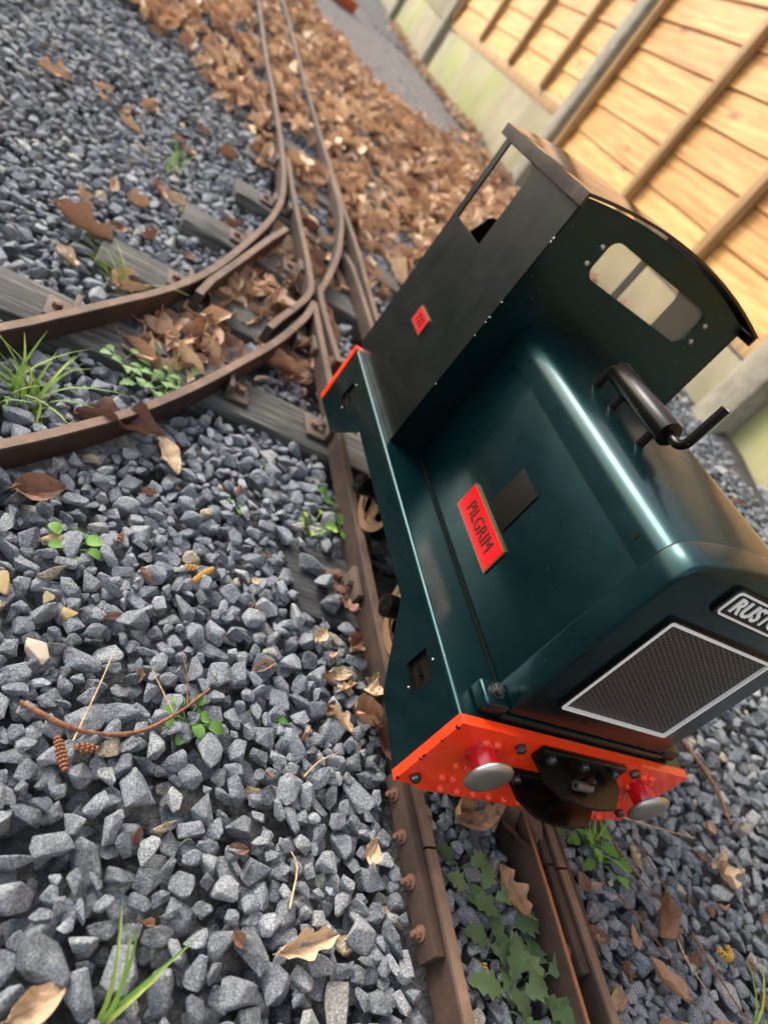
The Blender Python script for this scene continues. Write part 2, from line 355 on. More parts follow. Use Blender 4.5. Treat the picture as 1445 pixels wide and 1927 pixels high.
tag(link('path', strip_mesh(PATHL, PATHR, .004), M['path']), 'grey fine chipping path beside the far track', kind='structure')

# ================================================================== fence along the right
FA = np.array([1.03, 2.65]); FD = np.array([.115, 2.59]); FD /= np.linalg.norm(FD); FNx = np.array([-FD[1], FD[0]])  # FNx points to the track (-x)
FROT = math.atan2(FD[1], FD[0])
def FP(s, out, z): p = FA + FD * s + FNx * out; return Vector((p[0], p[1], z))
def fmat(s, out, z): return Matrix.Translation(FP(s, out, z)) @ Matrix.Rotation(FROT, 4, 'Z')   # local x along fence (away), local y towards the track
def fbase(s): return float(zf(FA[1] + FD[1] * s))
POSTS = [-5.42, -3.56, -1.70, .055, 2.60, 4.5, 6.4, 8.3]
GB = .29
def gbh(i): return .155 if i <= 2 else .29
def fthing(name, s, label, cat, group=None):
    o = empty(name, FP(s, 0, fbase(s)), label, cat, group); o.rotation_euler = (0, 0, FROT); return o
def fpart(name, mb, mat, par, smooth=35): o = link(name, mb.mesh((0, 0, 0), smooth), mat, par); return o
plab = ['concrete fence post well to the near end of the fence', 'concrete fence post beyond the near end fence panel', 'concrete fence post beside the front wall of the engine cab', 'pale concrete slotted fence post rising behind the cab roof',
        'thin concrete fence post where the moss-streaked gravel board begins', 'far concrete fence post past the stacked gravel boards', 'farther concrete fence post past the stacked gravel boards', 'last concrete fence post at the far end']
for i, s in enumerate(POSTS):
    zb = fbase(s); mb = MB().obox(fmat(s, .022, zb + .88), .10, .115, 2.0, .012)
    o = link('fence_post', mb.mesh(tuple(FP(s, 0, zb)), 30), M['post']); o.location = FP(s, 0, zb); tag(o, plab[i], 'fence post', 'concrete posts of the garden fence')
gl = ['concrete gravel board under the nearest fence panel', 'concrete gravel board between the two nearer fence posts', 'concrete gravel board behind the engine cab and bonnet', 'concrete gravel board streaked with green moss below the far fence panel',
      'concrete gravel boards stacked two high beyond the thin post', 'far pair of stacked concrete gravel boards', 'last pair of stacked concrete gravel boards']
pl = ['nearest golden lapped fence panel along the gravel', 'golden lapped fence panel beside the engine front', 'golden lapped timber fence panel with vertical battens behind the cab', 'golden lapped fence panel with timber kick rail above the mossy gravel board',
      'lapped fence panel raised on two stacked gravel boards', 'far lapped fence panel on stacked gravel boards', 'last lapped fence panel at the far end of the fence']
bats = {2: [-1.20, -.70], 3: [.50, 1.07, 1.74]}
for i in range(len(POSTS) - 1):
    s0, s1 = POSTS[i] + .045, POSTS[i + 1] - .045; L = s1 - s0; sm = (s0 + s1) / 2; zb = min(fbase(s0), fbase(s1)) ; nb = 2 if i >= 4 else 1
    za, zc = fbase(s0), fbase(s1); GB = gbh(i)
    def shear(me, s0=s0, L=L, za=za, zc=zc):     # boards follow the fall of the ground
        for v in me.vertices: v.co.z += (zc - za) * (v.co.x / L)
        return me
    g = fthing('gravel_board', s0, gl[i], 'gravel board', 'concrete gravel boards at the foot of the fence')
    for b in range(nb):
        mb = MB().box(.002, L - .002, -.025, .025, -.06 + b * (GB + .062), GB + b * (GB + .062) - (0 if b == 0 else .0), .006)
        link('slab', shear(mb.mesh(smooth=30)), M['concrete'], g)
    top = GB + (nb - 1) * (GB + .062) + .006
    p = fthing('fence_section', s0, pl[i], 'fence panel', 'lapped timber panels of the garden fence')
    o = link('kick_rail', shear(MB().box(.004, L - .004, -.022, .030, top, top + .05, .003).mesh(smooth=30)), M['batten'], p)
    z = top + .052; j = 0
    while z < 1.75:
        mb = MB(); wv = random.uniform(-.004, .004); n = 10
        # a waney-edged board leaning out over the one below
        for q in range(n + 1):
            x = .004 + (L - .008) * q / n; d = .0016 * math.sin(q * 1.3 + j * 2.1) + wv * .4
            for (yy, zz) in ((.0165, d), (.0215, d + .001), (.0115, .132), (.0065, .132)): mb.bm.verts.new((x, yy, z + zz))
        mb.bm.verts.ensure_lookup_table(); V = mb.bm.verts
        for q in range(n):
            for e in range(4): mb.bm.faces.new((V[q * 4 + e], V[q * 4 + (e + 1) % 4], V[q * 4 + 4 + (e + 1) % 4], V[q * 4 + 4 + e]))
        mb.bm.faces.new([V[e] for e in range(4)]); mb.bm.faces.new([V[n * 4 + e] for e in (3, 2, 1, 0)])
        link('board', shear(mb.mesh(smooth=20)), M['board'], p); z += .107; j += 1
    bl = [s - s0 for s in bats[i]] if i in bats else [L * .26, L * .5, L * .74]
    for bx in [.021] + bl + [L - .021]:
        link('batten', shear(MB().box(bx - .019, bx + .019, .0225, .052, top + .051, 1.80, .003).mesh(smooth=30)), M['batten'], p)
    link('capping', shear(MB().box(.004, L - .004, -.03, .05, 1.802, 1.83, .004).mesh(smooth=30)), M['batten'], p)
# black membrane turned up along the foot of the fence
V = []; F = []
ss = np.linspace(-4.5, 2.4, 120)
for j, s in enumerate(ss):
    zb = fbase(s); wv = .012 * math.sin(j * .9) + .008 * math.sin(j * 2.3)
    for o_, h in ((.11 + wv, -.004), (.075 + wv, .012), (.05 + wv * .5, .022 + .01 * math.sin(j * .7)), (.046 + wv * .5, .006), (.032, -.03)):
        q = FP(s, o_, 0); V.append((q.x, q.y, max(float(zg(q.x, q.y)), zb - .01) + h))
for j in range(len(ss) - 1):
    for e in range(4): a = j * 5 + e; F.append((a, a + 1, a + 6, a + 5))
mm = bpy.data.meshes.new('mem'); mm.from_pydata(V, [], F); mm.polygons.foreach_set('use_smooth', [True] * len(mm.polygons))
tag(link('ground_membrane', mm, M['membrane']), 'black weed membrane turned up along the foot of the fence', 'membrane')
# red brick lying at the far end of the path
bo = solo('brick', MB().obox(Matrix.Translation((.40, 5.05, float(zg(.4, 5.05)) + .034)) @ Matrix.Rotation(.5, 4, 'Z'), .21, .10, .065, .006), M['brick'], (.40, 5.05, float(zg(.4, 5.05))), 'red brick lying at the far end of the chipping path', 'brick')

# ================================================================== track
track = thing('railway_track', (0, 0, 0), 'rusty miniature railway track with a turnout on timber sleepers', 'railway track')
def with_z(P): return [(x, y, float(zr(y))) for x, y in P]
RW, RH = .0056, .026
PROF = [(-RW, -RH), (-RW, -.0012), (-RW + .0012, 0), (RW - .0012, 0), (RW, -.0012), (RW, -RH)]
PMAT = [0, 0, 1, 0, 0, 0]
RAILS = []
def rail(name, P, prof=PROF, pm=PMAT, smooth=True, topmat='railtop', step=.03):
    Q = spline(P, step) if smooth else P
    RAILS.append(np.array(Q)); mb = MB().sweep(with_z(Q), prof, pm)
    return part(name, mb, [M['railside'], M[topmat]], track, 30)
mainR = [(.0685, -.0355), (.068, .05), (.064, .25), (.053, .6), (.0385, .86), (.031, 1.12), (.021, 1.275), (.0115, 1.42), (-.008, 1.75), (-.019, 2.03), (-.031, 2.28), (-.044, 2.76), (-.062, 3.28), (-.09, 4.0), (-.15, 5.2), (-.26, 7.0)]
rail('rail', mainR)
rail('rail', [(.071, -.9), (.0695, -.3), (.0687, -.15), (.0685, -.0375)])
rail('rail', [(-.0735, -.0315), (-.0755, .05), (-.0785, .18), (-.0805, .34), (-.083, .48), (-.088, .62), (-.0925, .72), (-.0955, .79), (-.0957, .80)])
rail('rail', [(-.072, -.9), (-.0725, -.3), (-.0730, -.14), (-.0735, -.0335)])
MIDP = [(-.0028, -.034), (-.0028, -.0008), (-.0018, 0), (.0018, 0), (.0028, -.0008), (.0028, -.034)]
rail('guard_rail', [(.033, -.9), (.0365, -.3), (.0385, -.14), (.0410, -.06), (.0408, .02), (.039, .2), (.036, .36)], MIDP, topmat='railedge')
stock = [(-.44, 7), (-.31, 5.2), (-.235, 4.0), (-.195, 3.3), (-.177, 2.78), (-.16, 2.164), (-.149, 1.942), (-.139, 1.676), (-.132, 1.413), (-.1335, 1.27), (-.143, 1.145), (-.169, 1.02), (-.215, .87), (-.267, .724), (-.319, .616), (-.383, .513), (-.426, .445), (-.462, .389), (-.56, .26), (-.72, .10), (-1.0, -.12)]
rail('rail', stock)
rail('rail', [(-.0965, .797), (-.116, .736), (-.168, .623), (-.222, .528), (-.275, .438), (-.332, .352), (-.377, .296), (-.412, .255), (-.46, .205), (-.56, .11), (-.74, -.03), (-1.0, -.2)])
CH = [(-.1195, 1.40), (-.1165, 1.30), (-.111, 1.151), (-.104, 1.043), (-.098, .94)]
rail('rail', [p for p in spline(CH)] + [(-.0965, .87), (-.0985, .838), (-.112, .795), (-.138, .738), (-.162, .688), (-.179, .649)], smooth=False)
CH = [(.0035, 1.53), (.0028, 1.42), (.0075, 1.339), (.003, 1.236), (-.019, 1.08), (-.043, .977), (-.068, .89)]
rail('rail', spline(CH) + [(-.0795, .856), (-.0805, .835), (-.078, .79), (-.074, .747), (-.069, .70), (-.064, .655)], smooth=False)
rail('check_rail', [(-.004, 1.065), (.006, 1.03), (.0125, .959), (.018, .882), (.0225, .80), (.0265, .73), (.022, .69)], smooth=False)
rail('check_rail', [(-.137, 1.021), (-.175, .93), (-.227, .794), (-.266, .695), (-.282, .640)], smooth=False)
# joints at the front: fishplates with bolts
def fish(x0, x1, y0, y1, z0, z1, name='fishplate', yaw=0):
    return part(name, MB().box(x0, x1, y0, y1, z0, z1, .0012), M['railside'], track, 30)
def boltx(par, x, y, z, d, r=.0036, L=.0032, name='bolt', mat='rustbolt'):    # bolt head + nut + thread, along x
    mb = MB().cyl((x, y, z), (x + d * .0012, y, z), r * 1.5, seg=20).cyl((x + d * .0012, y, z), (x + d * .0045, y, z), r, seg=6).cyl((x + d * .0045, y, z), (x + d * (.0045 + L), y, z), r * .55, seg=12)
    return part(name, mb, M[mat], par, 30)
f1 = fish(-.0885, -.0797, -.103, .030, -.021, -.0022)
for y in (-.086, -.0525, -.0205, .012): boltx(f1, -.0886, y, -.0125, -1)
f2 = fish(.0525, .0617, -.112, -.034, -.021, -.0022); f2b = fish(.0525, .0617, -.032, .035, -.021, -.0022)
f3 = fish(.0753, .0815, -.10, .035, -.021, -.0025)
for y, nm in ((-.0945, 'rustbolt'), (-.052, 'bolt'), (-.018, 'rustbolt')):
    mb = MB().lathe((.0524, y, -.012), (-1, 0, 0), [(0, .0058), (.0016, .0056), (.003, .0042), (.0034, .002)], 20).box(.0488, .0496, y - .0045, y + .0045, -.0126, -.0114)
    part('screw', mb, M[nm], f2 if y < -.033 else f2b, 30)
# sleepers and their chairs
SL = [(-.165, .20, -.33, 1), (-.185, .20, .232, 1), (-.62, .20, .498, 0), (-.405, .20, .687, 0), (-.31, .20, .925, 0), (-.225, .155, 1.16, 0), (-.205, .15, 1.39, 0), (-.235, .13, 1.60, 0), (-.215, .12, 1.84, 0), (-.24, .10, 2.08, 0), (-.25, .09, 2.34, 0), (-.26, .07, 2.6, 0), (-.27, .06, 2.86, 0), (-.28, .05, 3.12, 0), (-.3, .03, 3.4, 0), (-.31, .02, 3.7, 0)]
SLR = []
def rx(P, y):
    P = np.array(P); o = np.argsort(P[:, 1]); return float(np.interp(y, P[o, 1], P[o, 0]))
for k_, (x0, x1, y, dk) in enumerate(SL):
    if k_ == 1: x0 = -.158
    z = float(zr(y)); hw = .042 if k_ != 1 else .048; rot = random.uniform(-.02, .02) if k_ != 1 else .0; cxm = (x0 + x1) / 2
    Mx = Matrix.Translation((cxm, y, z - RH - .0255)) @ Matrix.Rotation(rot, 4, 'Z')
    mb = MB().obox(Mx, x1 - x0, hw * 2, .05, .003)
    bmesh.ops.subdivide_edges(mb.bm, edges=[e for e in mb.bm.edges if e.calc_length() > .2], cuts=12)
    for v in mb.bm.verts: v.co += Vector((random.uniform(-.001, .001), random.uniform(-.0016, .0016), random.uniform(-.0012, .0002)))
    part('sleeper', mb, M['sleeperdark' if dk else 'sleeper'], track, 40); SLR.append((x0, x1, y - hw, y + hw))
    spots = []
    if y < .8: spots += [(-.0815 if y < .4 else rx([(-.083, .48), (-.0925, .72)], y), -1, 1), (rx(mainR, max(y, 0)), 1, 1)]
    if .4 < y < .6: spots += [(-.238, 1, 1), (-.40, -1, 0)]
    if .6 < y < .8: spots += [(-.283, -1, 0), (-.137, 1, 0)]
    if y >= .8: spots += [(rx(stock, y), -1, 0), (rx(mainR, y), 1, 0)]
    if .8 < y < 1.2: spots += [(rx([(-.097, .87), (-.111, 1.151)], y), -1, 0)]
    if y > 1.9: spots = [spots[0]]
    for (sx, d, near) in spots:
        px = sx + d * (RW + .0155)
        plate = part('base_plate', MB().obox(Matrix.Translation((px, y, z - RH + .0028)), .030, .042, .0048, .001).box(sx + d * RW + (0 if d > 0 else -.006), sx + d * RW + (.006 if d > 0 else 0), y - .020, y + .020, z - RH + .005, z - .006, .0008), M['rust'], track, 30)
        for by in ((-.011, .011) if y < .4 else (0,)):
            part('bolt', MB().cyl((px + d * .004, y + by, z - RH + .005), (px + d * .004, y + by, z - RH + .0115), .0058, seg=6, bev=.0006), M['rustbolt'], plate, 30)
        if near: part('clip_bolt', MB().cyl((sx + d * (RW + .006), y, z - .0135), (sx + d * (RW + .013), y, z - .0135), .004, seg=6), M['rust'], plate, 30)

# ================================================================== the engine (z of the footplate = ZF)
ZF = .11; HW = .125; YL = .493
eng = thing('model_locomotive', (0, .25, 0), 'dark green miniature diesel locomotive with orange-red buffer beams standing on the rusty track', 'model locomotive')
def P_(name, mb, mat, par=None, smooth=35): return part(name, mb, M[mat] if isinstance(mat, str) else mat, par or eng, smooth)
# footplate: one folded sheet with rounded edges
c = []
r_ = .0026
for i in range(7): a = R(180 - 90 * i / 6); c.append((-HW + r_ + r_ * math.cos(a), ZF - r_ + r_ * math.sin(a)))
for i in range(7): a = R(90 - 90 * i / 6); c.append((HW - r_ + r_ * math.cos(a), ZF - r_ + r_ * math.sin(a)))
inner = [(HW - .0028, ZF - .006), (HW - .0028, ZF - .0045), (-HW + .0028, ZF - .0045), (-HW + .0028, ZF - .006)]
outl = [(-HW, ZF - .006)] + c + [(HW, ZF - .006)] + inner
P_('footplate', MB().sheet(outl, [], lambda a, b: (a, .0036, b), lambda a, b: (a, YL - .004, b)), 'green_worn', smooth=30)
VO = [(.004, -.0062), (.004, -.0775), (.066, -.0715), (.1275, -.0280), (.360, -.0295), (.4165, -.0760), (YL - .0045, -.0785), (YL - .0045, -.0062)]
slotF = [(.0695, -.0393), (.0685, -.0160), (.0428, -.0160), (.0428, -.0378)]; slotR = [(.4475, -.0440), (.4445, -.0200), (.4225, -.0205), (.4205, -.0425)]
for sx in (-1, 1):
    va = P_('valance', MB().sheet([(y, z + ZF) for y, z in VO], [[(y, z + ZF) for y, z in slotF], [(y, z + ZF) for y, z in slotR]], lambda y, z: (sx * HW, y, z), lambda y, z: (sx * (HW - .0028), y, z)), 'green', smooth=30)
    for sl in (slotF, slotR):
        ym, zm = sum(p[0] for p in sl) / 4, sum(p[1] for p in sl) / 4 + ZF
        x0, x1 = sorted((sx * (HW - .0035), sx * (HW - .016)))
        P_('step_recess', MB().box(x0, x1, ym - .0165, ym + .0165, zm - .0150, zm + .0150), 'flatblack', va)
        x0, x1 = sorted((sx * (HW + .0008), sx * (HW - .0033)))
        P_('slot_rim', MB().box(x0, x1, ym - .0128, ym + .0128, zm - .0125, zm - .0108).box(x0, x1, ym - .004, ym + .005, zm - .002, zm - .0004), 'black', va)
        for q in (-1, 1): P_('rivet', MB().lathe((sx * HW, ym + q * .002 - .003, zm + q * .0155), (sx, 0, 0), [(0, .0012), (.0006, .001), (.001, .0004)], 10), 'steel', va)
# underframe: frames, axles, wheels
for sx in (-1, 1):
    x0, x1 = sorted((sx * .050, sx * .046))
    P_('frame_plate', MB().box(x0, x1, .012, .482, .030, ZF - .006), 'flatblack')
for y in (.153, .320):
    P_('axle', MB().cyl((-.108, y, .045), (.108, y, .045), .006, seg=16), 'bolt')
    for sx in (-1, 1):
        wh = P_('wheel', MB().lathe((sx * .0600, y, .0455), (sx, 0, 0), [(0, .0485), (.003, .0495), (.0045, .0452), (.0185, .0445), (.019, .0435), (.019, .036), (.016, .034), (.013, .032), (.013, .014), (.02, .012), (.02, .002)], 40), 'black', smooth=40)
        P_('tyre_face', MB().lathe((sx * .0788, y, .0455), (sx, 0, 0), [(0, .0438), (.0008, .0436), (.0009, .0362), (0, .0358)], 40), 'wheel', wh)
        ax = P_('axlebox', MB().cyl((sx * .085, y, .046), (sx * .1105, y, .046), .0105, seg=24, bev=.001).box(*sorted((sx * .084, sx * .098)), y - .006, y + .006, .046, ZF - .004, .001), 'black', smooth=30)
        for q in (-1, 1): P_('bolt', MB().cyl((sx * .1105, y + q * .005, .046), (sx * .1122, y + q * .005, .046), .0014, seg=6), 'bolt', ax)
# buffer beams
def beam(y0, y1, face):
    outl = [(-HW - .001, ZF + .0004), (HW + .001, ZF + .0004), (HW + .001, ZF - .078), (.113, ZF - .0785)]
    for i in range(1, 26):
        outl.append((.113 - .218 * i / 26, ZF - .0835 + random.uniform(-.0005, .0005) - (.001 if i % 7 == 0 else 0)))
    outl += [(-.1055, ZF - .0815), (-.1065, ZF - .0785), (-HW - .001, ZF - .0775)]
    mb = MB().sheet(outl, [], lambda x, z: (x, y0, z), lambda x, z: (x, y1, z))
    ed = [e for e in mb.bm.edges if len(e.link_faces) == 2 and e.calc_face_angle(0) > 1.2]
    bmesh.ops.bevel(mb.bm, geom=ed, offset=.0011, segments=2, affect='EDGES', profile=.5, clamp_overlap=True)
    return P_('buffer_beam', mb, 'orange', smooth=40)
fb = beam(-.0042, .0034, -1); rb = beam(YL - .0038, YL + .0045, 1)
RIV = [(-.0834 + .0163 * i, -.0775) for i in range(12)] + [(-.093, -.063), (-.083, -.0628), (-.0927, -.0465), (-.0829, -.0469), (-.1, -.0304), (-.0925, -.0145), (-.0825, -.014), (-.0925, -.0305), (.0799, -.0125), (.0895, -.0118), (.0783, -.0276), (.088, -.0436), (.0876, -.060), (.0775, -.060)]
RIV = [r for r in RIV if r != (-.1, -.0304)]
rme = MB().lathe((0, 0, 0), (0, -1, 0), [(0, .0036), (.0010, .0034), (.0022, .0025), (.0030, .0009)], 16).mesh(smooth=60)
rme.materials.append(M['orange'])
for x, z in RIV:
    o = bpy.data.objects.new('rivet', rme); COL.objects.link(o); o.parent = fb; o.location = Vector((x, -.0042, ZF + z)) - WORG[fb.name]
hme = MB().cyl((0, .0005, 0), (0, -.0045, 0), .0042, seg=6, bev=.0007).cyl((0, -.0044, 0), (0, -.0052, 0), .0026, seg=12).mesh(smooth=30); hme.materials.append(M['bolt'])
for x, z in ((-.1146, -.067), (-.0637, -.0092), (.0628, -.0076), (.1075, -.0635)):
    o = bpy.data.objects.new('bolt', hme); COL.objects.link(o); o.parent = fb; o.location = Vector((x, -.0042, ZF + z)) - WORG[fb.name]; o.rotation_euler = (0, random.random(), 0)
for z_, l_, d_ in ((-.0045, .0022, .0016), (-.0185, .0009, .0003), (-.0215, .0016, .0005), (-.041, .0030, .0003), (-.0465, .0012, .0011), (-.058, .0007, .0002), (-.0725, .0022, .0009)):
    P_('paint_chip', MB().box(-HW - .0013, -HW + d_, -.0045, -.0038 + d_, ZF + z_ - l_, ZF + z_, .0002, 1), 'flatblack', fb)
for y0, d in ((-.0042, -1), (YL + .0045, 1)):
    for x in (-.088, .088):
        st = P_('buffer', MB().lathe((x, y0, ZF - .0245), (0, d, 0), [(-.002, .0122), (.001, .0120), (.0025, .0098), (.0145, .0096), (.0165, .0090)], 30), 'red', smooth=40)
        P_('buffer_head', MB().lathe((x, y0 + d * .0168, ZF - .0245), (0, d, 0), [(0, .0145), (.0012, .0172), (.0028, .0175), (.0042, .0165), (.0052, .0120), (.0056, .006), (.0057, .001)], 36), 'steel', st, 50)
# coupling: two plates with a pin
cp = P_('coupling', MB().box(-.0475, .0450, -.0092, -.0040, ZF - .0155, ZF - .0015, .0008), 'black')
def tongue(z, y1, hw, dx=0): return [(-hw + dx, -.0045), (hw + dx, -.0045), (hw + dx - .001, -.0185), (hw * .62 + dx, y1 * .93), (hw * .2 + dx, y1), (-hw * .2 + dx, y1), (-hw * .62 + dx, y1 * .9), (-hw * .93 + dx, y1 * .6)]
for z, y1, hw in ((-.0175, -.0385, .0445), (-.0460, -.0385, .0445)):
    mb = MB().sheet(tongue(z, y1, hw), [], lambda x, y: (x, y, ZF + z), lambda x, y: (x, y, ZF + z + .0032))
    P_('coupling_plate', mb, 'black', cp, 30)
P_('coupling_plate', MB().box(-.0475, .045, -.0088, -.004, ZF - .0435, ZF - .034, .0008), 'black', cp)
P_('coupling_tube', MB().lathe((-.0160, -.0255, ZF - .0106), (1, 0, 0), [(.004, .0016), (0, .0018), (0, .0034), (.0005, .0036), (.0165, .0036), (.017, .003)], 20), 'steeldark', cp)
P_('coupling_pin', MB().cyl((-.002, -.022, ZF - .058), (-.002, -.022, ZF - .0040), .0040, seg=20, bev=.0005), 'black', cp)
for x in (-.037, -.002, .033):
    o = bpy.data.objects.new('bolt', hme); COL.objects.link(o); o.parent = cp; o.location = Vector((x, -.0092, ZF - .0075)) - WORG[cp.name]
P_('bolt', MB().cyl((-.043, -.0088, ZF - .039), (-.043, -.0135, ZF - .039), .004, seg=6, bev=.0005), 'bolt', cp)
# bonnet: recessed side panels under a rolled top shell
HTOP = [(-.0815, .1385), (-.0815, .1520), (-.0808, .1575), (-.0785, .1625), (-.0745, .1665), (-.069, .1695), (-.05, .1770), (-.025, .1850), (0, .1885)]
HTOP = HTOP + [(-x, z) for x, z in HTOP[-2::-1]]
HIN = [(x * .972, z - .0022 if abs(x) < .079 else z) for x, z in HTOP]
HIN[0] = (-.0792, .1385); HIN[-1] = (.0792, .1385)
sh = P_('bonnet_top', MB().sheet([(x, z + ZF) for x, z in HTOP] + [(x, z + ZF) for x, z in HIN[::-1]], [], lambda x, z: (x, .0300, z), lambda x, z: (x, .3142, z)), 'green', smooth=50)
for y, z in ((.0543, .1485), (.2733, .1502)): P_('screw_hole', MB().cyl((-.0821, y, ZF + z), (-.0813, y, ZF + z), .0021, seg=14), 'flatblack', sh)
for sx in (-1, 1):
    x0, x1 = sorted((sx * .0770, sx * .0790))
    bs = P_('bonnet_side', MB().box(x0, x1, .031, .3145, ZF + .0012, ZF + .150, .0003), 'green', smooth=30)
    x0, x1 = sorted((sx * .0792, sx * .0803))
    if sx < 0: P_('blank_panel', MB().box(x0, x1, .1460, .1810, ZF + .0555, ZF + .0985, .0003), 'flatblack', bs)
    x0, x1 = sorted((sx * .0792, sx * .0802)); P_('base_seam', MB().box(x0, x1, .032, .3135, ZF + .0005, ZF + .0022), 'flatblack', bs)
# text to mesh
def text_mesh(body, size, ext, bold=.0, width=1.0):
    cu = bpy.data.curves.new('t', 'FONT'); cu.body = body; cu.size = size; cu.extrude = ext; cu.offset = bold; cu.align_x = 'CENTER'; cu.align_y = 'CENTER'; cu.space_character = 1.05; cu.resolution_u = 3
    o = bpy.data.objects.new('t', cu); COL.objects.link(o); dg = bpy.context.evaluated_depsgraph_get(); dg.update()
    me = bpy.data.meshes.new_from_object(o.evaluated_get(dg)); bpy.data.objects.remove(o)
    for v in me.vertices: v.co.x *= width
    return me
def letters(name, body, size, ext, mat, par, Mw, bold=0, width=1.0):
    me = text_mesh(body, size, ext, bold, width); me.transform(Matrix.Translation(-WORG[par.name]) @ Mw); me.materials.clear()
    return link(name, me, M[mat], par)
def basis(right, up, out, loc): return Matrix(((right[0], up[0], out[0], loc[0]), (right[1], up[1], out[1], loc[1]), (right[2], up[2], out[2], loc[2]), (0, 0, 0, 1)))
def side_plate(name, x, y0, y1, z0, z1, body, size, bold, width):
    br = P_(name, MB().sheet(rrect(y0, y1, z0, z1, .0012), [], lambda y, z: (x, y, z), lambda y, z: (x - .0014, y, z)), 'brass')
    P_('plate_field', MB().sheet(rrect(y0 + .0013, y1 - .0013, z0 + .0013, z1 - .0013, .0008), [], lambda y, z: (x - .0012, y, z), lambda y, z: (x - .0017, y, z)), 'plate_red', br)
    tg = letters('lettering', body, size, .0004, 'textdark', br, basis((0, -1, 0), (0, 0, 1), (-1, 0, 0), (x - .0018, (y0 + y1) / 2, (z0 + z1) / 2)), bold, width)
    tag(tg, 'raised dark letters reading ' + body)
side_plate('name_plate', -.0792, .1265, .2125, ZF + .0245, ZF + .0520, 'PILGRIM', .0182, .0, .84)
side_plate('number_plate', -.1160, .4005, .4365, ZF + .0785, ZF + .0985, 'T22', .0135, .0, .95)
# radiator casting
RADP = [(-.0880, .0070), (-.0880, .1500), (-.0868, .1600), (-.0838, .1672), (-.0795, .1712), (-.0712, .1750), (-.050, .1812), (-.0312, .1855), (0, .1888)]
RADP = RADP + [(-x, z) for x, z in RADP[-2::-1]]
mb = MB().sheet([(x, z + ZF) for x, z in RADP], [], lambda x, z: (x, .0067, z), lambda x, z: (x, .0315, z))
ed = [e for e in mb.bm.edges if len(e.link_faces) == 2 and any(abs(f.normal.y) > .9 for f in e.link_faces) and not all(abs(f.normal.y) > .9 for f in e.link_faces)]
bmesh.ops.recalc_face_normals(mb.bm, faces=mb.bm.faces[:])
ed = [e for e in mb.bm.edges if len(e.link_faces) == 2 and e.calc_face_angle(0) > 1.2]
bmesh.ops.bevel(mb.bm, geom=ed, offset=.0030, segments=3, affect='EDGES', profile=.5, clamp_overlap=True)
rad = P_('radiator', mb, 'green', smooth=40)
P_('radiator_base', MB().box(-.0905, .0905, .0055, .034, ZF + .0006, ZF + .0068, .001), 'green', rad)
for sx in (-1, 1):
    x0, x1 = sorted((sx * .0880, sx * .1095))
    lug = P_('mounting_lug', MB().box(x0, x1, .0070, .0285, ZF + .0006, ZF + .0128, .0022, 3), 'green', rad)
    P_('bolt', MB().cyl((sx * .0985, .0185, ZF + .0126), (sx * .0985, .0185, ZF + .0142), .0062, seg=20).cyl((sx * .0985, .0185, ZF + .0142), (sx * .0985, .0185, ZF + .0182), .0048, seg=6, bev=.0006), 'bolt', lug)
gr = P_('grille', MB().box(-.0575, .0575, .0052, .0072, ZF + .0322, ZF + .1295), 'grille', rad)
P_('grille_surround', MB().sheet(rrect(-.0605, .0605, ZF + .0292, ZF + .1325, .0035), [rrect(-.0592, .0592, ZF + .0305, ZF + .1312, .0026)], lambda x, z: (x, .0036, z), lambda x, z: (x, .0070, z)), 'black', rad)
P_('grille_frame', MB().sheet(rrect(-.0591, .0591, ZF + .0306, ZF + .1311, .0026), [rrect(-.0567, .0567, ZF + .0330, ZF + .1287, .0008)], lambda x, z: (x, .0030, z), lambda x, z: (x, .0068, z)), 'white', rad)
bp = P_('badge', MB().sheet(rrect(-.0430, .0430, ZF + .1478, ZF + .1725, .0050), [], lambda x, z: (x, .0038, z), lambda x, z: (x, .0070, z)), 'black', rad)
P_('badge_rim', MB().sheet(rrect(-.0405, .0405, ZF + .1500, ZF + .1705, .0038), [rrect(-.0391, .0391, ZF + .1514, ZF + .1691, .0026)], lambda x, z: (x, .0028, z), lambda x, z: (x, .0040, z)), 'white', rad)
letters('badge_lettering', 'RUSTON', .0170, .0005, 'white', rad, basis((1, 0, 0), (0, 0, 1), (0, -1, 0), (0, .0034, ZF + .1602)), .00045, .98)
# cab
CY, CB, CW = .315, .512, .1138
arch = [(-CW + 2 * CW * i / 24, .2745 + .0145 * (1 - (2 * i / 24 - 1) ** 2)) for i in range(25)]
win = rrect(-.0668, .0690, .2275, .2650, .0098, 6)
cf = P_('cab_front', MB().sheet([(x, z + ZF) for x, z in [(-CW, .0005)] + arch + [(CW, .0005)]], [[(x, z + ZF) for x, z in win]], lambda x, z: (x, CY, z), lambda x, z: (x, CY + .0022, z)), 'green', smooth=25)
P_('window_pane', MB().box(-.0715, .0735, CY + .0026, CY + .0042, ZF + .2245, ZF + .2682), 'glass', cf)
sme = MB().lathe((0, 0, 0), (0, -1, 0), [(0, .0026), (.0010, .0023), (.0016, .0012), (.0017, .0004)], 14).box(-.0022, .0022, -.0019, -.0014, -.0003, .0003).mesh(smooth=40); sme.materials.append(M['steel'])
for x, z in ((-.0725, .2535), (-.0740, .2360), (.0760, .2560), (.0768, .2380)):
    o = bpy.data.objects.new('screw', sme); COL.objects.link(o); o.parent = cf; o.location = Vector((x, CY, ZF + z)) - WORG[cf.name]; o.rotation_euler = (0, random.random() * 3, 0)
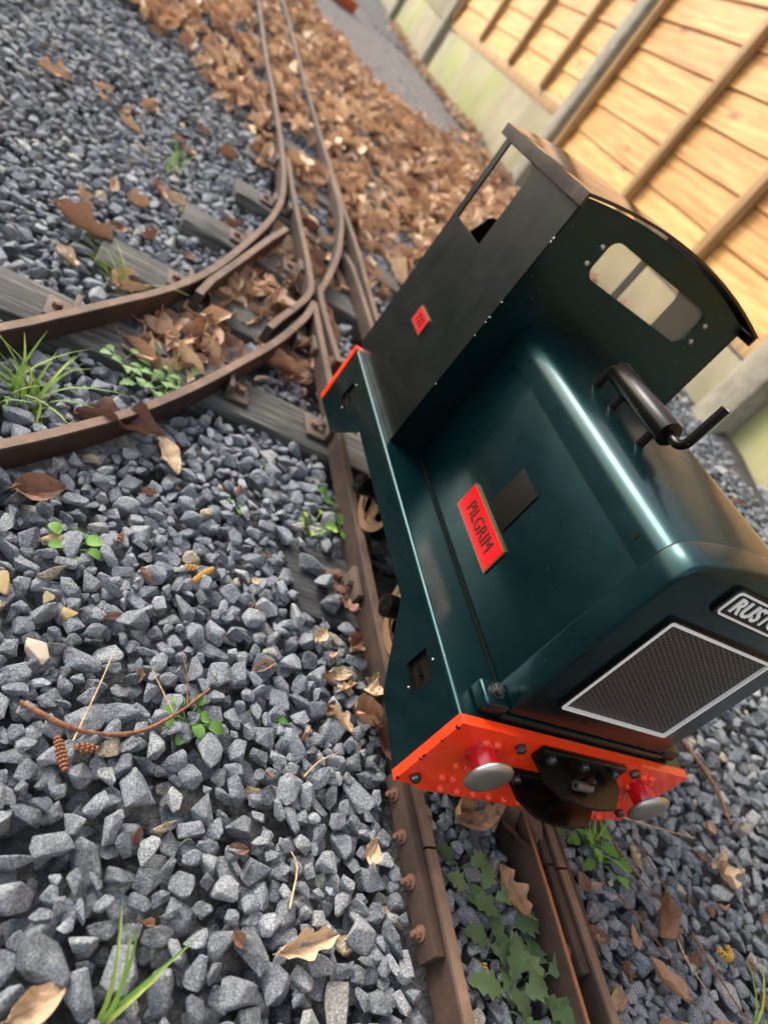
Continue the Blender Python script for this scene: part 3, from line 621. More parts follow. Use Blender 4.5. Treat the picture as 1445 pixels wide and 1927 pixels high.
for z_, y_, l_ in ((.236, .3145, .0024), (.2325, .3145, .0018), (.170, .3145, .0011), (.1535, .3145, .0016), (.148, .3145, .0009), (.133, .3145, .0008), (.075, .3145, .0008)):
    P_('paint_chip', MB().box(-CW - .0024, -CW - .0010, y_ - .0004, y_ + .0004, ZF + z_ - l_ / 2, ZF + z_ + l_ / 2, .0003, 1), 'white', cf)
op = [(.4150, .1812), (.4990, .1812), (.4990, .2655)] + [(.4350 + .0155 * math.cos(R(a)), .2500 + .0155 * math.sin(R(a))) for a in range(90, 181, 15)]
op = [(.4185, .1812), (.4990, .1812), (.4990, .2655)] + [(.4350 + .0165 * math.cos(R(a)), .2490 + .0165 * math.sin(R(a))) for a in range(90, 181, 15)] + [(.4180, .1850)]
for sx in (-1, 1):
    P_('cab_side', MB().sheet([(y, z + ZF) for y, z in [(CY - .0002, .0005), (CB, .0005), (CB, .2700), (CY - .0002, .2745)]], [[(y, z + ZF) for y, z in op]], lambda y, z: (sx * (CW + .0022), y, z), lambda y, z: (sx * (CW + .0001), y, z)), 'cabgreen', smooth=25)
rw = [(-CW + .0005, .0005), (-CW + .0005, .165), (-.090, .1700), (-.0815, .190)] + [(-.070 + .0115 * math.cos(R(a)), .190 + .0105 * math.sin(R(a))) for a in (150, 120, 90)] + [(.07, .2005), (.0815, .19), (.090, .17), (CW - .0005, .165), (CW - .0005, .0005)]
P_('cab_rear', MB().sheet([(x, z + ZF) for x, z in rw], [], lambda x, z: (x, CB - .0022, z), lambda x, z: (x, CB - .0002, z)), 'flatblack', smooth=25)
P_('cab_seat', MB().box(-.08, .08, .42, .50, ZF + .002, ZF + .10, .004), 'flatblack')
# roof: rolled sheet with turned-down side lips
RX = .1225
arc = [(-RX + 2 * RX * i / 32, .2785 + .0165 * (1 - (2 * i / 32 - 1) ** 2)) for i in range(33)]
ro = [(-RX - .0012, .2668), (-RX - .0012, .2785)] + arc + [(RX + .0012, .2785), (RX + .0012, .2668), (RX - .0012, .2668), (RX - .0012, .2758)] + [(x * .985, z - .0026) for x, z in arc[-2:0:-1]] + [(-RX + .0012, .2758), (-RX + .0012, .2668)]
P_('roof', MB().sheet([(x, z + ZF) for x, z in ro], [], lambda x, z: (x, .3015, z), lambda x, z: (x, .5145, z)), 'roofbrown', smooth=35)
# exhaust silencer on the bonnet
ez = ZF + .1965; ex = -.052
exh = P_('exhaust', MB().cyl((ex, .2090, ez), (ex, .1255, ez), .0098, seg=36, bev=.0006), 'black', smooth=40)
P_('inlet_pipe', MB().tube([(ex, .2085, ez)] + [(ex, .214 + .0055 * math.sin(R(a)), ez - .0055 + .0055 * math.cos(R(a))) for a in range(0, 91, 15)] + [(ex, .2195, ZF + .172)], .0036, 14), 'black', exh, 60)
P_('outlet_pipe', MB().tube([(ex, .1265, ez)] + [(ex, .117 - .0085 * math.sin(R(a)), ez + .0085 - .0085 * math.cos(R(a))) for a in range(0, 91, 10)] + [(ex + .0005, .1085, ZF + .2345)], .0036, 14), 'black', exh, 60)
P_('pipe_mouth', MB().lathe((ex + .0005, .1085, ZF + .2344), (0, 0, 1), [(0, .0034), (.0004, .0036), (.0005, .0024), (.0001, .002)], 16), 'steel', exh)
for y in (.1880, .1385): P_('leg', MB().cyl((ex, y, ZF + .173), (ex, y, ez), .0034, seg=16), 'black', exh)

# ================================================================== gravel
def hull_template(n, seed, flat=.72, long=1.25, bev=0.0, lim=9):
    r = np.random.default_rng(seed); p = r.normal(size=(n, 3)); p /= np.linalg.norm(p, axis=1)[:, None]
    p = np.sign(p) * np.abs(p) ** .8; p *= r.uniform(.82, 1.08, (n, 1)); p *= np.array([long * r.uniform(.85, 1.15), 1 * r.uniform(.8, 1.1), flat * r.uniform(.7, 1.2)])
    bm = bmesh.new(); vs_ = [bm.verts.new(v) for v in p]; h = bmesh.ops.convex_hull(bm, input=vs_)
    bmesh.ops.delete(bm, geom=[v for v in bm.verts if not v.link_faces], context='VERTS')
    bmesh.ops.dissolve_limit(bm, angle_limit=R(lim), verts=bm.verts[:], edges=bm.edges[:])
    if bev: bmesh.ops.bevel(bm, geom=bm.edges[:], offset=bev, segments=1, affect='EDGES', profile=.5, clamp_overlap=True)
    bmesh.ops.triangulate(bm, faces=bm.faces[:])
    bmesh.ops.recalc_face_normals(bm, faces=bm.faces[:]); bm.verts.index_update()
    V = np.array([v.co[:] for v in bm.verts]); F = np.array([[v.index for v in f.verts] for f in bm.faces]); bm.free(); return V, F
TNEAR = [hull_template(15, 100 + i, random.uniform(.5, .95), random.uniform(1.0, 1.55), .075, 17) for i in range(40)]
TEMPL = [hull_template(14, 200 + i, random.uniform(.5, .95), random.uniform(1.0, 1.5), 0, 12) for i in range(36)]
TFAR = [hull_template(10, 300 + i, random.uniform(.55, .9), random.uniform(1.0, 1.4)) for i in range(16)]
def rotmats(n, tilt):
    yaw = rng.uniform(0, 2 * np.pi, n); tl = rng.normal(0, tilt, n); ta = rng.uniform(0, 2 * np.pi, n)
    cy, sy = np.cos(yaw), np.sin(yaw); Z = np.zeros((n, 3, 3)); Z[:, 0, 0] = cy; Z[:, 0, 1] = -sy; Z[:, 1, 0] = sy; Z[:, 1, 1] = cy; Z[:, 2, 2] = 1
    k_ = np.stack([np.cos(ta), np.sin(ta), 0 * ta], 1); K = np.zeros((n, 3, 3)); K[:, 0, 2] = k_[:, 1]; K[:, 1, 2] = -k_[:, 0]; K[:, 2, 0] = -k_[:, 1]; K[:, 2, 1] = k_[:, 0]
    return (np.eye(3) + np.sin(tl)[:, None, None] * K + (1 - np.cos(tl))[:, None, None] * (K @ K)) @ Z
# where the rails and sleepers are, so that stones lie beside them
GX0, GX1, GY0, GY1, GS = -.85, .98, -.5, 1.5, .0025
nX, nY = int((GX1 - GX0) / GS), int((GY1 - GY0) / GS)
cxg, cyg = np.meshgrid(GX0 + (np.arange(nX) + .5) * GS, GY0 + (np.arange(nY) + .5) * GS)
H = zg(cxg, cyg) - .012
blk = np.zeros((nY, nX), bool)
for Q in RAILS:
    for a, b in zip(Q[:-1], Q[1:]):
        for t in np.linspace(0, 1, max(2, int(np.hypot(*(b - a)) / .002))):
            p = a + (b - a) * t; i0, i1 = int((p[0] - .0075 - GX0) / GS), int((p[0] + .0075 - GX0) / GS) + 1; j0, j1 = int((p[1] - .004 - GY0) / GS), int((p[1] + .004 - GY0) / GS) + 1
            if i1 > 0 and j1 > 0: blk[max(j0, 0):j1, max(i0, 0):i1] = True
for x0, x1, y0, y1 in SLR:
    blk[max(0, int((y0 + .004 - GY0) / GS)):max(0, int((y1 - .004 - GY0) / GS)), max(0, int((x0 + .004 - GX0) / GS)):max(0, int((x1 - GX0) / GS))] = True
blk[max(0, int((-.112 - GY0) / GS)):int((.03 - GY0) / GS), int((-.090 - GX0) / GS):int((-.07 - GX0) / GS)] = True
blk[max(0, int((-.112 - GY0) / GS)):int((.03 - GY0) / GS), int((.05 - GX0) / GS):int((.082 - GX0) / GS)] = True
LITTER = [(150, -80), (330, 105), (430, 215), (455, 300), (480, 350), (520, 420), (430, 470), (400, 540), (250, 560), (220, 650), (300, 740), (400, 720), (520, 640), (600, 760), (700, 800), (1010, 330), (990, 500), (900, 330), (790, 230), (700, 160), (620, 80), (560, 20), (560, -80)]
_q = proj(np.stack([cxg, cyg, zg(cxg, cyg)], -1)); _ok = (_q[..., 0] > -330) & (_q[..., 0] < 1780) & (_q[..., 1] > -300) & (_q[..., 1] < 2300)
_ok &= ~((np.abs(cxg) < .05) & (cyg > .04) & (cyg < .46)); _ok[:8] = 0; _ok[-8:] = 0; _ok[:, :8] = 0; _ok[:, -8:] = 0
OKJ, OKI = np.nonzero(_ok)
_d = np.hypot(cxg - CAM[0], cyg - CAM[1])[OKJ, OKI]; _n = np.nonzero(_d < .5)[0]; OKJ = np.concatenate([OKJ, OKJ[_n], OKJ[_n]]); OKI = np.concatenate([OKI, OKI[_n], OKI[_n]])
stones = []                                        # x, y, z, ax, ay, az radius, template
def deposit(n, rmin, rmax, cand=3):
    global H
    for _ in range(n):
        r = rmin + (rmax - rmin) * random.random() ** 2.0; cc = r * random.uniform(.55, .85); m = int(r / GS) + 1
        best = None
        for q in range(cand):
            q_ = random.randrange(len(OKI)); i = int(OKI[q_]); j = int(OKJ[q_])
            sl = (slice(j - m, j + m + 1), slice(i - m, i + m + 1))
            ofs = np.arange(-m, m + 1) * GS; d2 = (ofs[:, None] ** 2 + ofs[None, :] ** 2) / (r * r); msk = d2 < 1
            if blk[sl][d2 < .55].any(): continue
            dome = cc * np.sqrt(np.clip(1 - d2, 0, 1)); z = np.max(np.where(msk, H[sl] + dome, -9)) - .22 * cc
            over = z - cc - H[j, i]
            lim = zg(GX0 + i * GS, GY0 + j * GS) + .013
            if z > lim: continue
            if best is None or z < best[0]: best = (z, i, j, sl, msk, dome)
        if best is None: continue
        z, i, j, sl, msk, dome = best
        H[sl] = np.where(msk, np.maximum(H[sl], z + dome * .8), H[sl])
        stones.append((GX0 + (i + .5) * GS, GY0 + (j + .5) * GS, z, r, cc))
deposit(19000, .0064, .0128, 3)
deposit(14000, .0050, .0092, 3)
deposit(14000, .0040, .0066, 2)
print('deposited', len(stones), 'cells', len(OKI))
S = np.array(stones)
# sparse stones farther out
def far_stones(n, x0, x1, y0, y1, r0, r1):
    x = rng.uniform(x0, x1, n); y = rng.uniform(y0, y1, n)
    ii = np.clip(((x - GX0) / GS).astype(int), 0, nX - 1); jj = np.clip(((y - GY0) / GS).astype(int), 0, nY - 1)
    k_ = ~((x > GX0 + .01) & (x < GX1 - .01) & (y > GY0 + .01) & (y < GY1 - .01) & (_ok | blk)[jj, ii])
    k_ &= ~((np.abs(x) < .05) & (y > .04) & (y < .46) & (rng.random(n) < .5))
    fx = FA[0] + (y - FA[1]) * FD[0] / FD[1] - .1; k_ &= x < fx
    ins = (y > 1.75) & (x > np.interp(y, [p[1] for p in PATHL], [p[0] for p in PATHL])); k_ &= ~(ins & (rng.random(n) < .8))
    x, y = x[k_], y[k_]; r = rng.uniform(r0, r1, len(x)); return np.stack([x, y, zg(x, y) - .004 + rng.uniform(-.004, .005, len(x)), r, r * .7], 1)
FS_ = np.vstack([far_stones(24000, -.85, .98, -.5, 1.5, .007, .0125), far_stones(17000, -1.15, 1.05, 1.5, 3.3, .007, .012), far_stones(5500, -1.3, -.85, -.5, 1.6, .007, .013), far_stones(3500, -1.1, 1.0, -.85, -.5, .008, .013), far_stones(5000, -1.2, 1.1, 3.3, 5.5, .008, .013)])
gravel = tag(link('gravel_bed', strip_mesh([(-.13, -.8), (-.13, .2)], [(.13, -.8), (.13, .2)], -.006, 20, 6, 0), M['soil']), 'grey crushed stone gravel bed around the track', kind='structure')
def big_mesh(name, arrs, parent):
    VV, FF, TT = [], [], []; off = 0
    for A, T, tilt in arrs:
        n = len(A); Rm = rotmats(n, tilt); ti = rng.integers(0, len(T), n); tone = rng.random(n)
        for t, (V, F) in enumerate(T):
            ix = np.where(ti == t)[0]
            if not len(ix): continue
            sc = A[ix, 3][:, None, None] * 1.0; zs = (A[ix, 4] / A[ix, 3])[:, None]
            W = np.einsum('nij,vj->nvi', Rm[ix], V) * sc; W += A[ix, None, :3]
            VV.append(W.reshape(-1, 3)); nv = len(V); FF.append((F[None] + (off + np.arange(len(ix)) * nv)[:, None, None]).reshape(-1, 3)); off += nv * len(ix)
            TT.append(np.repeat(tone[ix], nv))
    V = np.concatenate(VV); F = np.concatenate(FF); me = bpy.data.meshes.new(name)
    me.vertices.add(len(V)); me.vertices.foreach_set('co', V.astype(np.float32).ravel()); me.loops.add(F.size); me.loops.foreach_set('vertex_index', F.astype(np.int32).ravel())
    me.polygons.add(len(F)); me.polygons.foreach_set('loop_start', (np.arange(len(F)) * 3).astype(np.int32)); me.update(calc_edges=True); me.validate()
    at = me.attributes.new('tone', 'FLOAT', 'POINT'); at.data.foreach_set('value', np.concatenate(TT).astype(np.float32))
    me.polygons.foreach_set('use_smooth', [False] * len(me.polygons))
    return link(name, me, M['stone'], parent)
pj = proj(S[:, :3]); dist = np.linalg.norm(S[:, :3] - CAM, axis=1)
vis = (pj[:, 0] > 5) & (pj[:, 0] < 1440) & (pj[:, 1] > 5) & (pj[:, 1] < 1920)
hidden_by_engine = inpoly(pj, [(600, 745), (960, 240), (1430, 620), (1445, 1300), (1290, 1455), (1160, 1535), (745, 1465)])
surf = S[:, 2] > zg(S[:, 0], S[:, 1]) - .004
score = np.where(vis & ~hidden_by_engine & surf, S[:, 3] / dist, 0)
pick = np.argsort(-score)[:300]
rest = np.setdiff1d(np.arange(len(S)), pick)
tmes = []
for V, F in TNEAR:
    m = bpy.data.meshes.new('stone'); m.from_pydata(V.tolist(), [], F.tolist()); m.materials.append(M['stone']); tmes.append(m)
Rp = rotmats(len(pick), .35)
for q, i in enumerate(pick):
    o = bpy.data.objects.new('stone', tmes[q % len(tmes)]); COL.objects.link(o); o.parent = gravel
    mw = Matrix(Rp[q].tolist()).to_4x4(); o.matrix_local = Matrix.Translation(S[i, :3]) @ mw @ Matrix.Scale(S[i, 3], 4)
nearv = vis[rest] & (dist[rest] < .95)
lg = big_mesh('loose_gravel', [(S[rest][nearv], TNEAR, .4), (S[rest][~nearv], TEMPL, .4), (FS_, TFAR, .35)], gravel); print('gravel tris', len(lg.data.polygons)); lg['kind'] = 'stuff'
# three stones lying on the near sleeper
for x, y, r in ((-.135, .247, .0125), (-.124, .224, .0115), (-.117, .205, .013)):
    o = bpy.data.objects.new('loose_stone', tmes[random.randrange(36)]); COL.objects.link(o); o.location = (x, y, -RH + r * .62); o.scale = (r,) * 3; o.rotation_euler = (0, 0, random.random() * 6)
    tag(o, 'grey stone lying on top of the dark sleeper end beside the engine', 'stone', 'stones on the sleeper end')

# ================================================================== dry leaves
def leaf_mesh(L, Wd, curl, fold, twist, seed, lobed=False, nu=14, nv=5):
    r = random.Random(seed); V = []; F = []
    ph = r.random() * 6
    for i in range(nu + 1):
        u = i / nu; wv = math.sin(math.pi * min(1, u * .97 + .015) ** .85) ** .8 * Wd / 2 + .0006
        if lobed: wv *= 1 + .28 * math.sin(u * 16 + ph)
        for j in range(-nv, nv + 1):
            v = j / nv; y = wv * v; ca = curl * (u - .5) * 2
            z = L * .25 * curl * (u - .5) ** 2 * 2 + fold * abs(v) ** 1.5 * wv + .10 * wv * math.sin(u * 11 + v * 3 + ph) * abs(v) + .06 * wv * math.sin(u * 23 + ph * 2)
            z += .13 * Wd * math.sin(u * 7 + ph * 3 + v * 4) * math.sin(v * 5 + ph + u * 5); x = L * (u - .5) * (1 - .12 * abs(curl)) + .03 * L * math.sin(v * 6 + ph); tw = twist * (u - .5)
            V.append((x, y * math.cos(tw) - z * math.sin(tw), y * math.sin(tw) + z * math.cos(tw)))
    n = 2 * nv + 1
    for i in range(nu):
        for j in range(n - 1): q = i * n + j; F.append((q, q + 1, q + n + 1, q + n))
    # stalk
    b = len(V); st = .16 * L
    for k_ in range(3):
        xx = -L / 2 * (1 - .12 * abs(curl)) - st * k_ / 2 + .002; zz = L * .125 * curl + .02 * L * k_ * k_
        for a in range(3): V.append((xx, .0009 * math.cos(a * 2.1), zz + .0009 * math.sin(a * 2.1)))
    for k_ in range(2):
        for a in range(3): F.append((b + k_ * 3 + a, b + k_ * 3 + (a + 1) % 3, b + k_ * 3 + 3 + (a + 1) % 3, b + k_ * 3 + 3 + a))
    m = bpy.data.meshes.new('leaf'); m.from_pydata(V, [], F); ul = m.uv_layers.new(name='UVMap')
    for lp in m.loops:
        vi = lp.vertex_index; ul.data[lp.index].uv = ((vi // n) / nu, (vi % n) / (n - 1)) if vi < n * (nu + 1) else (0, .5)
    m.polygons.foreach_set('use_smooth', [True] * len(m.polygons)); m.materials.append(M['leaf']); return m
LEAFS = [leaf_mesh(random.uniform(.045, .075), random.uniform(.022, .038), random.uniform(.3, 1.6), random.uniform(.2, 1.6), random.uniform(-1.2, 1.2), i, i % 3 == 0) for i in range(22)]
def put(me, name, x, y, z, rot, sc, label, cat, group=None):
    o = bpy.data.objects.new(name, me); COL.objects.link(o); o.location = (x, y, z); o.rotation_euler = rot; o.scale = (sc,) * 3; return tag(o, label, cat, group)
RPD = np.concatenate([np.array([a + (b - a) * t for a, b in zip(Q[:-1], Q[1:]) for t in (0, .5)]) for Q in RAILS])
def sample_px(poly, n, ymax, tries=60, gap=.018):
    out = []
    while len(out) < n and tries:
        tries -= 1
        x = rng.uniform(-.8, 1.0, n * 4); y = rng.uniform(.4, ymax, n * 4); q = proj(np.stack([x, y, zg(x, y)], 1)); k_ = inpoly(q, poly)
        fx = FA[0] + (y - FA[1]) * FD[0] / FD[1] - .06; k_ &= x < fx
        out += [(a, b) for a, b in zip(x[k_], y[k_]) if np.min(np.hypot(RPD[:, 0] - a, RPD[:, 1] - b)) > gap]
    return out[:n]
RP = np.concatenate(RAILS)
def clear(x, y, d=.017): return float(np.min(np.hypot(RP[:, 0] - x, RP[:, 1] - y))) > d
def lz(x, y, base):
    return float(zg(x, y)) + base
ZONE_A = [(395, 545), (470, 500), (560, 420), (600, 430), (600, 560), (560, 600), (500, 650), (430, 690), (330, 740), (200, 715), (180, 640), (260, 590), (330, 560)]   # inside the turnout
ZONE_B = [(470, 670), (590, 590), (615, 640), (600, 735), (520, 720)]
ZONE_C = [(600, 300), (660, 440), (720, 560), (650, 620), (620, 600), (600, 560), (560, 400), (545, 340)]
for poly, n, lab, g, sc in ((ZONE_A, 48, 'curled brown dry leaf lying between the turnout rails', 'dry leaves between the turnout rails', 1.15), (ZONE_B, 24, 'crumpled brown dry leaf heaped against the rails behind the engine', 'dry leaves behind the engine', 1.2), (ZONE_C, 40, 'brown dry leaf caught around the crossing rails', 'dry leaves around the crossing', 1.1)):
    for x, y in sample_px(poly, n, 2.2, 200, .013):
        put(random.choice(LEAFS), 'dry_leaf', x, y, lz(x, y, random.uniform(.006, .020)), (random.gauss(0, .4), random.gauss(0, .35), random.uniform(0, 6.3)), sc * random.uniform(.7, 1.2), lab, 'leaf', g)
# leaf litter beyond, too many to count
ZONE_D = [(130, -150), (200, 0), (330, 105), (430, 215), (480, 330), (560, 345), (660, 440), (760, 560), (1010, 420), (1010, 330), (970, 420), (880, 300), (780, 225), (690, 150), (640, 80), (585, 20), (570, -150)]
lit = sample_px(ZONE_D, 4300, 5.5) + [(x, y) for x, y in sample_px([(330, 560), (560, 420), (600, 700), (300, 740), (200, 650)], 110, 1.5)]
lit += [(x, y) for x, y in zip(rng.uniform(.25, .95, 500), rng.uniform(1.2, 3, 500)) if x < FA[0] + (y - FA[1]) * FD[0] / FD[1] - .05]
lit += [(FP(s, o_, 0).x, FP(s, o_, 0).y) for s, o_ in zip(rng.uniform(-1.5, 4, 260), np.abs(rng.normal(.05, .05, 260)) + .05)]
VV, FF, TT = [], [], []; off = 0
LF = []
for i in range(14):
    m = leaf_mesh(random.uniform(.045, .08), random.uniform(.022, .036), random.uniform(.2, 1.5), random.uniform(.2, 1.5), random.uniform(-1.3, 1.3), 50 + i, i % 3 == 0, 5, 2); LF.append((np.array([v.co[:] for v in m.vertices]), [tuple(p.vertices) for p in m.polygons])); bpy.data.meshes.remove(m)
for x, y in lit:
    if .5 + .5 * math.sin(x * 17 + math.sin(y * 6) * 2) * math.sin(y * 9 + x * 5) < .30 and y < 3.2 and random.random() < (.8 if x < .05 else .45): continue
    V, F = LF[random.randrange(len(LF))]; e = np.array(Euler((random.gauss(0, .45), random.gauss(0, .45), random.uniform(0, 6.3))).to_matrix())
    VV.append(V @ e.T * random.uniform(.7, 1.15) + np.array([x, y, lz(x, y, random.uniform(.002, .022))])); FF += [tuple(a + off for a in f) for f in F]; off += len(V); TT.append(np.full(len(V), random.random()))
m = bpy.data.meshes.new('litter'); m.from_pydata(np.concatenate(VV).tolist(), [], FF); m.polygons.foreach_set('use_smooth', [True] * len(m.polygons))
at = m.attributes.new('tone', 'FLOAT', 'POINT'); at.data.foreach_set('value', np.concatenate(TT).astype(np.float32))
tag(link('leaf_litter', m, M['litter']), 'thick brown drift of fallen leaves along the far track', 'leaf litter', kind='stuff')
# single leaves on the near gravel (place, turn, size, tone)
SG = [(-.392, .214, .4, .75, 'brown curled leaf on the gravel below the diverging rail'), (-.293, .325, -1.0, .85, 'slim tan leaf on the gravel beside the near diverging rail'), (-.34, .335, .2, 1.2, 'long twisted brown leaf lying along the near diverging rail'),
      (-.103, .153, 1.0, .62, 'small tan oval leaf on gravel beside the rail under the engine'), (-.088, .112, 1.3, .6, 'pale dry leaf upright against the rail by the engine valance'), (-.105, .075, .3, .7, 'dry leaf curled on gravel below the engine front corner'), (-.085, .055, -.5, .8, 'large pale curled leaf against the rail near the buffer beam'),
      (-.105, .20, 2.5, .6, 'reddish torn leaf on the sleeper end beside the engine'), (-.12, -.035, 1.2, .55, 'dark folded leaf on gravel beside the fishplate joint'), (-.18, -.095, .2, .6, 'pale broken leaf on the front gravel left of the rail'), (.0, .012, .4, 1.1, 'dark brown leaf under the front coupling between the rails'),
      (.035, .0, 2.2, 1.0, 'brown leaf pressed beside the guard rail under the buffer beam'), (.01, -.055, 1.9, .8, 'pinkish dry leaf among the green weeds between the rails'), (-.332, -.125, .5, .5, 'crumbling reddish brown leaf at the front gravel edge'), (.32, -.02, 1.4, .95, 'long strip of brown bark leaf on the gravel right of the track'), (.20, -.06, .8, .6, 'tan folded leaf on gravel right of the track joint'), (.17, -.115, 2.0, .7, 'dark shrivelled leaf on gravel right of the front rails'), (-.43, .72, .1, 1.2, 'dark brown rolled leaf leaning on the gravel near a sleeper end'), (-.36, .63, 1.2, 1.2, 'large crumpled leaf beside the grass tuft by the curved rail'), (-.55, 1.15, .6, 1.3, 'brown leaf strip on the far left gravel')]
for i, (x, y, a, sc, lab) in enumerate(SG): put(LEAFS[(i * 5 + 2) % 22], 'fallen_leaf', x, y, lz(x, y, .019), (random.uniform(-.3, .3), random.uniform(-.3, .3), a), sc, lab, 'leaf')

def bits(n, x0, x1, y0, y1, lab, g, lo=.22, hi=.5):
    for _ in range(n):
        x, y = random.uniform(x0, x1), random.uniform(y0, y1)
        if not clear(x, y, .012): continue
        put(random.choice(LEAFS), 'leaf_fragment', x, y, lz(x, y, .016), (random.gauss(0, .5), random.gauss(0, .4), random.uniform(0, 6.3)), random.uniform(lo, hi), lab, 'leaf', g)
bits(34, .10, .36, -.16, .10, 'small dry leaf fragment on the gravel right of the front rails', 'leaf fragments right of the track')
bits(16, .30, .85, .10, .75, 'dry leaf scrap on the gravel between the engine and the fence', 'leaf scraps by the fence', .3, .8)
bits(12, -.14, -.088, .04, .16, 'pale leaf scrap on gravel beside the rail under the engine valance', 'leaf scraps beside the near rail', .22, .42)
bits(16, -.36, -.12, -.14, .30, 'tiny tan leaf scrap among the near gravel stones', 'leaf scraps on the near gravel', .14, .3)
bits(22, -.5, -.18, .62, 1.35, 'dry leaf scrap on gravel outside the curved rail', 'leaf scraps outside the curved rail', .4, .9)

# ================================================================== weeds, grass, twigs, cones
def leafpatch(bm, base, direc, up, L, Wd, kind, mi=0):
    d = direc.normalized(); s_ = d.cross(up).normalized(); u = s_.cross(d)
    if kind == 'round': out = [(.05, 0)] + [(.5 - .5 * math.cos(t), .5 * math.sin(t)) for t in np.linspace(.3, math.pi, 6)]
    elif kind == 'lobed': out = [(0, .03), (.12, .30), (.2, .22), (.36, .52), (.48, .30), (.62, .46), (.74, .24), (.88, .22), (1, 0)]
    else: out = [(0, .06), (.25, .5), (.5, .46), (.75, .26), (1, 0)]
    C_ = [bm.verts.new(base + d * L * a + u * L * .12 * math.sin(a * 3)) for a, b in out]
    for sg in (1, -1):
        E = [bm.verts.new(base + d * L * a + s_ * sg * Wd * b + u * (L * .12 * math.sin(a * 3) + .25 * Wd * b)) for a, b in out]
        for i in range(len(out) - 1):
            q = [C_[i], E[i], E[i + 1], C_[i + 1]] if sg > 0 else [C_[i], C_[i + 1], E[i + 1], E[i]]
            try: bm.faces.new(q).smooth = True
            except ValueError: pass
def weed(name, x, y, z, n, L, Wd, kind, mat, label, spread=.8, hgt=.02, cat='weed'):
    o = thing(name, (x, y, z), label, cat)
    st = MB(); lf = []
    for i in range(n):
        a = 2.4 * i + random.random() * .5; rr = hgt * random.uniform(.5, 1.2) * spread; tip = Vector((x + rr * math.cos(a), y + rr * math.sin(a), z + hgt * random.uniform(.6, 1.1)))
        st.tube([(x, y, z - .004), ((x + tip.x) / 2, (y + tip.y) / 2, z + hgt * .6), tuple(tip)], [.0009, .0008, .0006], 5)
        lm = MB(); d = Vector((math.cos(a), math.sin(a), random.uniform(-.25, .25))); leafpatch(lm.bm, tip, d, Vector((0, 0, 1)), L * random.uniform(.75, 1.2), Wd * random.uniform(.8, 1.2), kind); lf.append(lm)
    P = part('stem', st, M[mat], o, 60)
    for lm in lf: part('leaf', lm, M[mat], o, 170)
    return o
def zz(x, y): return float(zg(x, y)) + .004
weed('clover_weed', -.359, .176, zz(-.359, .176), 6, .012, .011, 'round', 'weed', 'small round-leaved green seedling by a yellow stone on the gravel', 1, .012)
weed('creeping_weed', -.090, .368, zz(-.09, .368), 5, .016, .016, 'round', 'weed', 'round-leaved green weed against the outer rail by the engine', .8, .014)
weed('creeping_weed', -.090, .322, zz(-.09, .322), 5, .014, .014, 'round', 'weed', 'pair of round green leaves by the rail just above the sleeper end', .7, .012)
weed('sprig', -.129, .302, zz(-.129, .302), 9, .009, .007, 'oval', 'grass', 'bright green feathery sprig growing behind the dark sleeper end', 1.1, .018)
weed('rosette_weed', -.258, .045, zz(-.258, .045), 9, .011, .009, 'round', 'weed', 'blue-green rosette seedling beside the curved twig', 1, .010)
weed('seedling', -.193, .062, zz(-.193, .062), 2, .012, .008, 'oval', 'weed', 'single bright green seedling leaf on the gravel left of the engine', 1, .008)
weed('seedling', -.115, .118, zz(-.115, .118), 2, .010, .007, 'oval', 'weed', 'tiny green shoot by the tan leaf near the rail', .5, .012)
weed('seedling', -.215, .30, zz(-.215, .30), 3, .007, .006, 'oval', 'weed', 'tiny green seedling on gravel between sleeper and diverging rail', .8, .008)
for i, (x, y) in enumerate(((-.350, .462), (-.338, .448), (-.313, .462), (-.318, .435), (-.30, .44), (-.277, .47))):
    o = weed('fern_weed', x, y, zz(x, y) + .008, 5, .014, .012, 'lobed', 'paleweed', 'ferny pale green weed growing through leaves inside the diverging rails', 1, .016); o['group'] = 'ferny weeds inside the diverging rails'
for i, (x, y) in enumerate(((.140, .004), (.128, .016), (.156, -.012))):
    o = weed('leafy_weed', x, y, zz(x, y), 6, .018, .014, 'lobed', 'weed', 'leafy green weed sprouting from the gravel beside the right buffer', 1, .016); o['group'] = 'weeds beside the right buffer'
BW = [(-.030, -.035, 4, .030, 'upright leafy nettle-like weed by the left rail between the rails'), (-.020, -.060, 5, .034, 'broad-leaved dark green weed in the middle of the track'), (.004, -.078, 4, .042, 'widest lobed leaf weed beside the guard rail'), (-.018, -.092, 5, .034, 'toothed green weed spreading between the front rails'), (.014, -.112, 5, .044, 'large serrated green weed at the front between the rails'), (-.012, -.125, 5, .036, 'dark green weed low between the front rails by the catkin'), (.012, -.145, 4, .040, 'green weed at the front edge between the rails')]
for x, y, n, L, lab in BW: weed('broadleaf_weed', x, y, zz(x, y), max(3, n - 1), L * .66, L * .52, 'lobed', 'darkweed', lab, .75, .018)
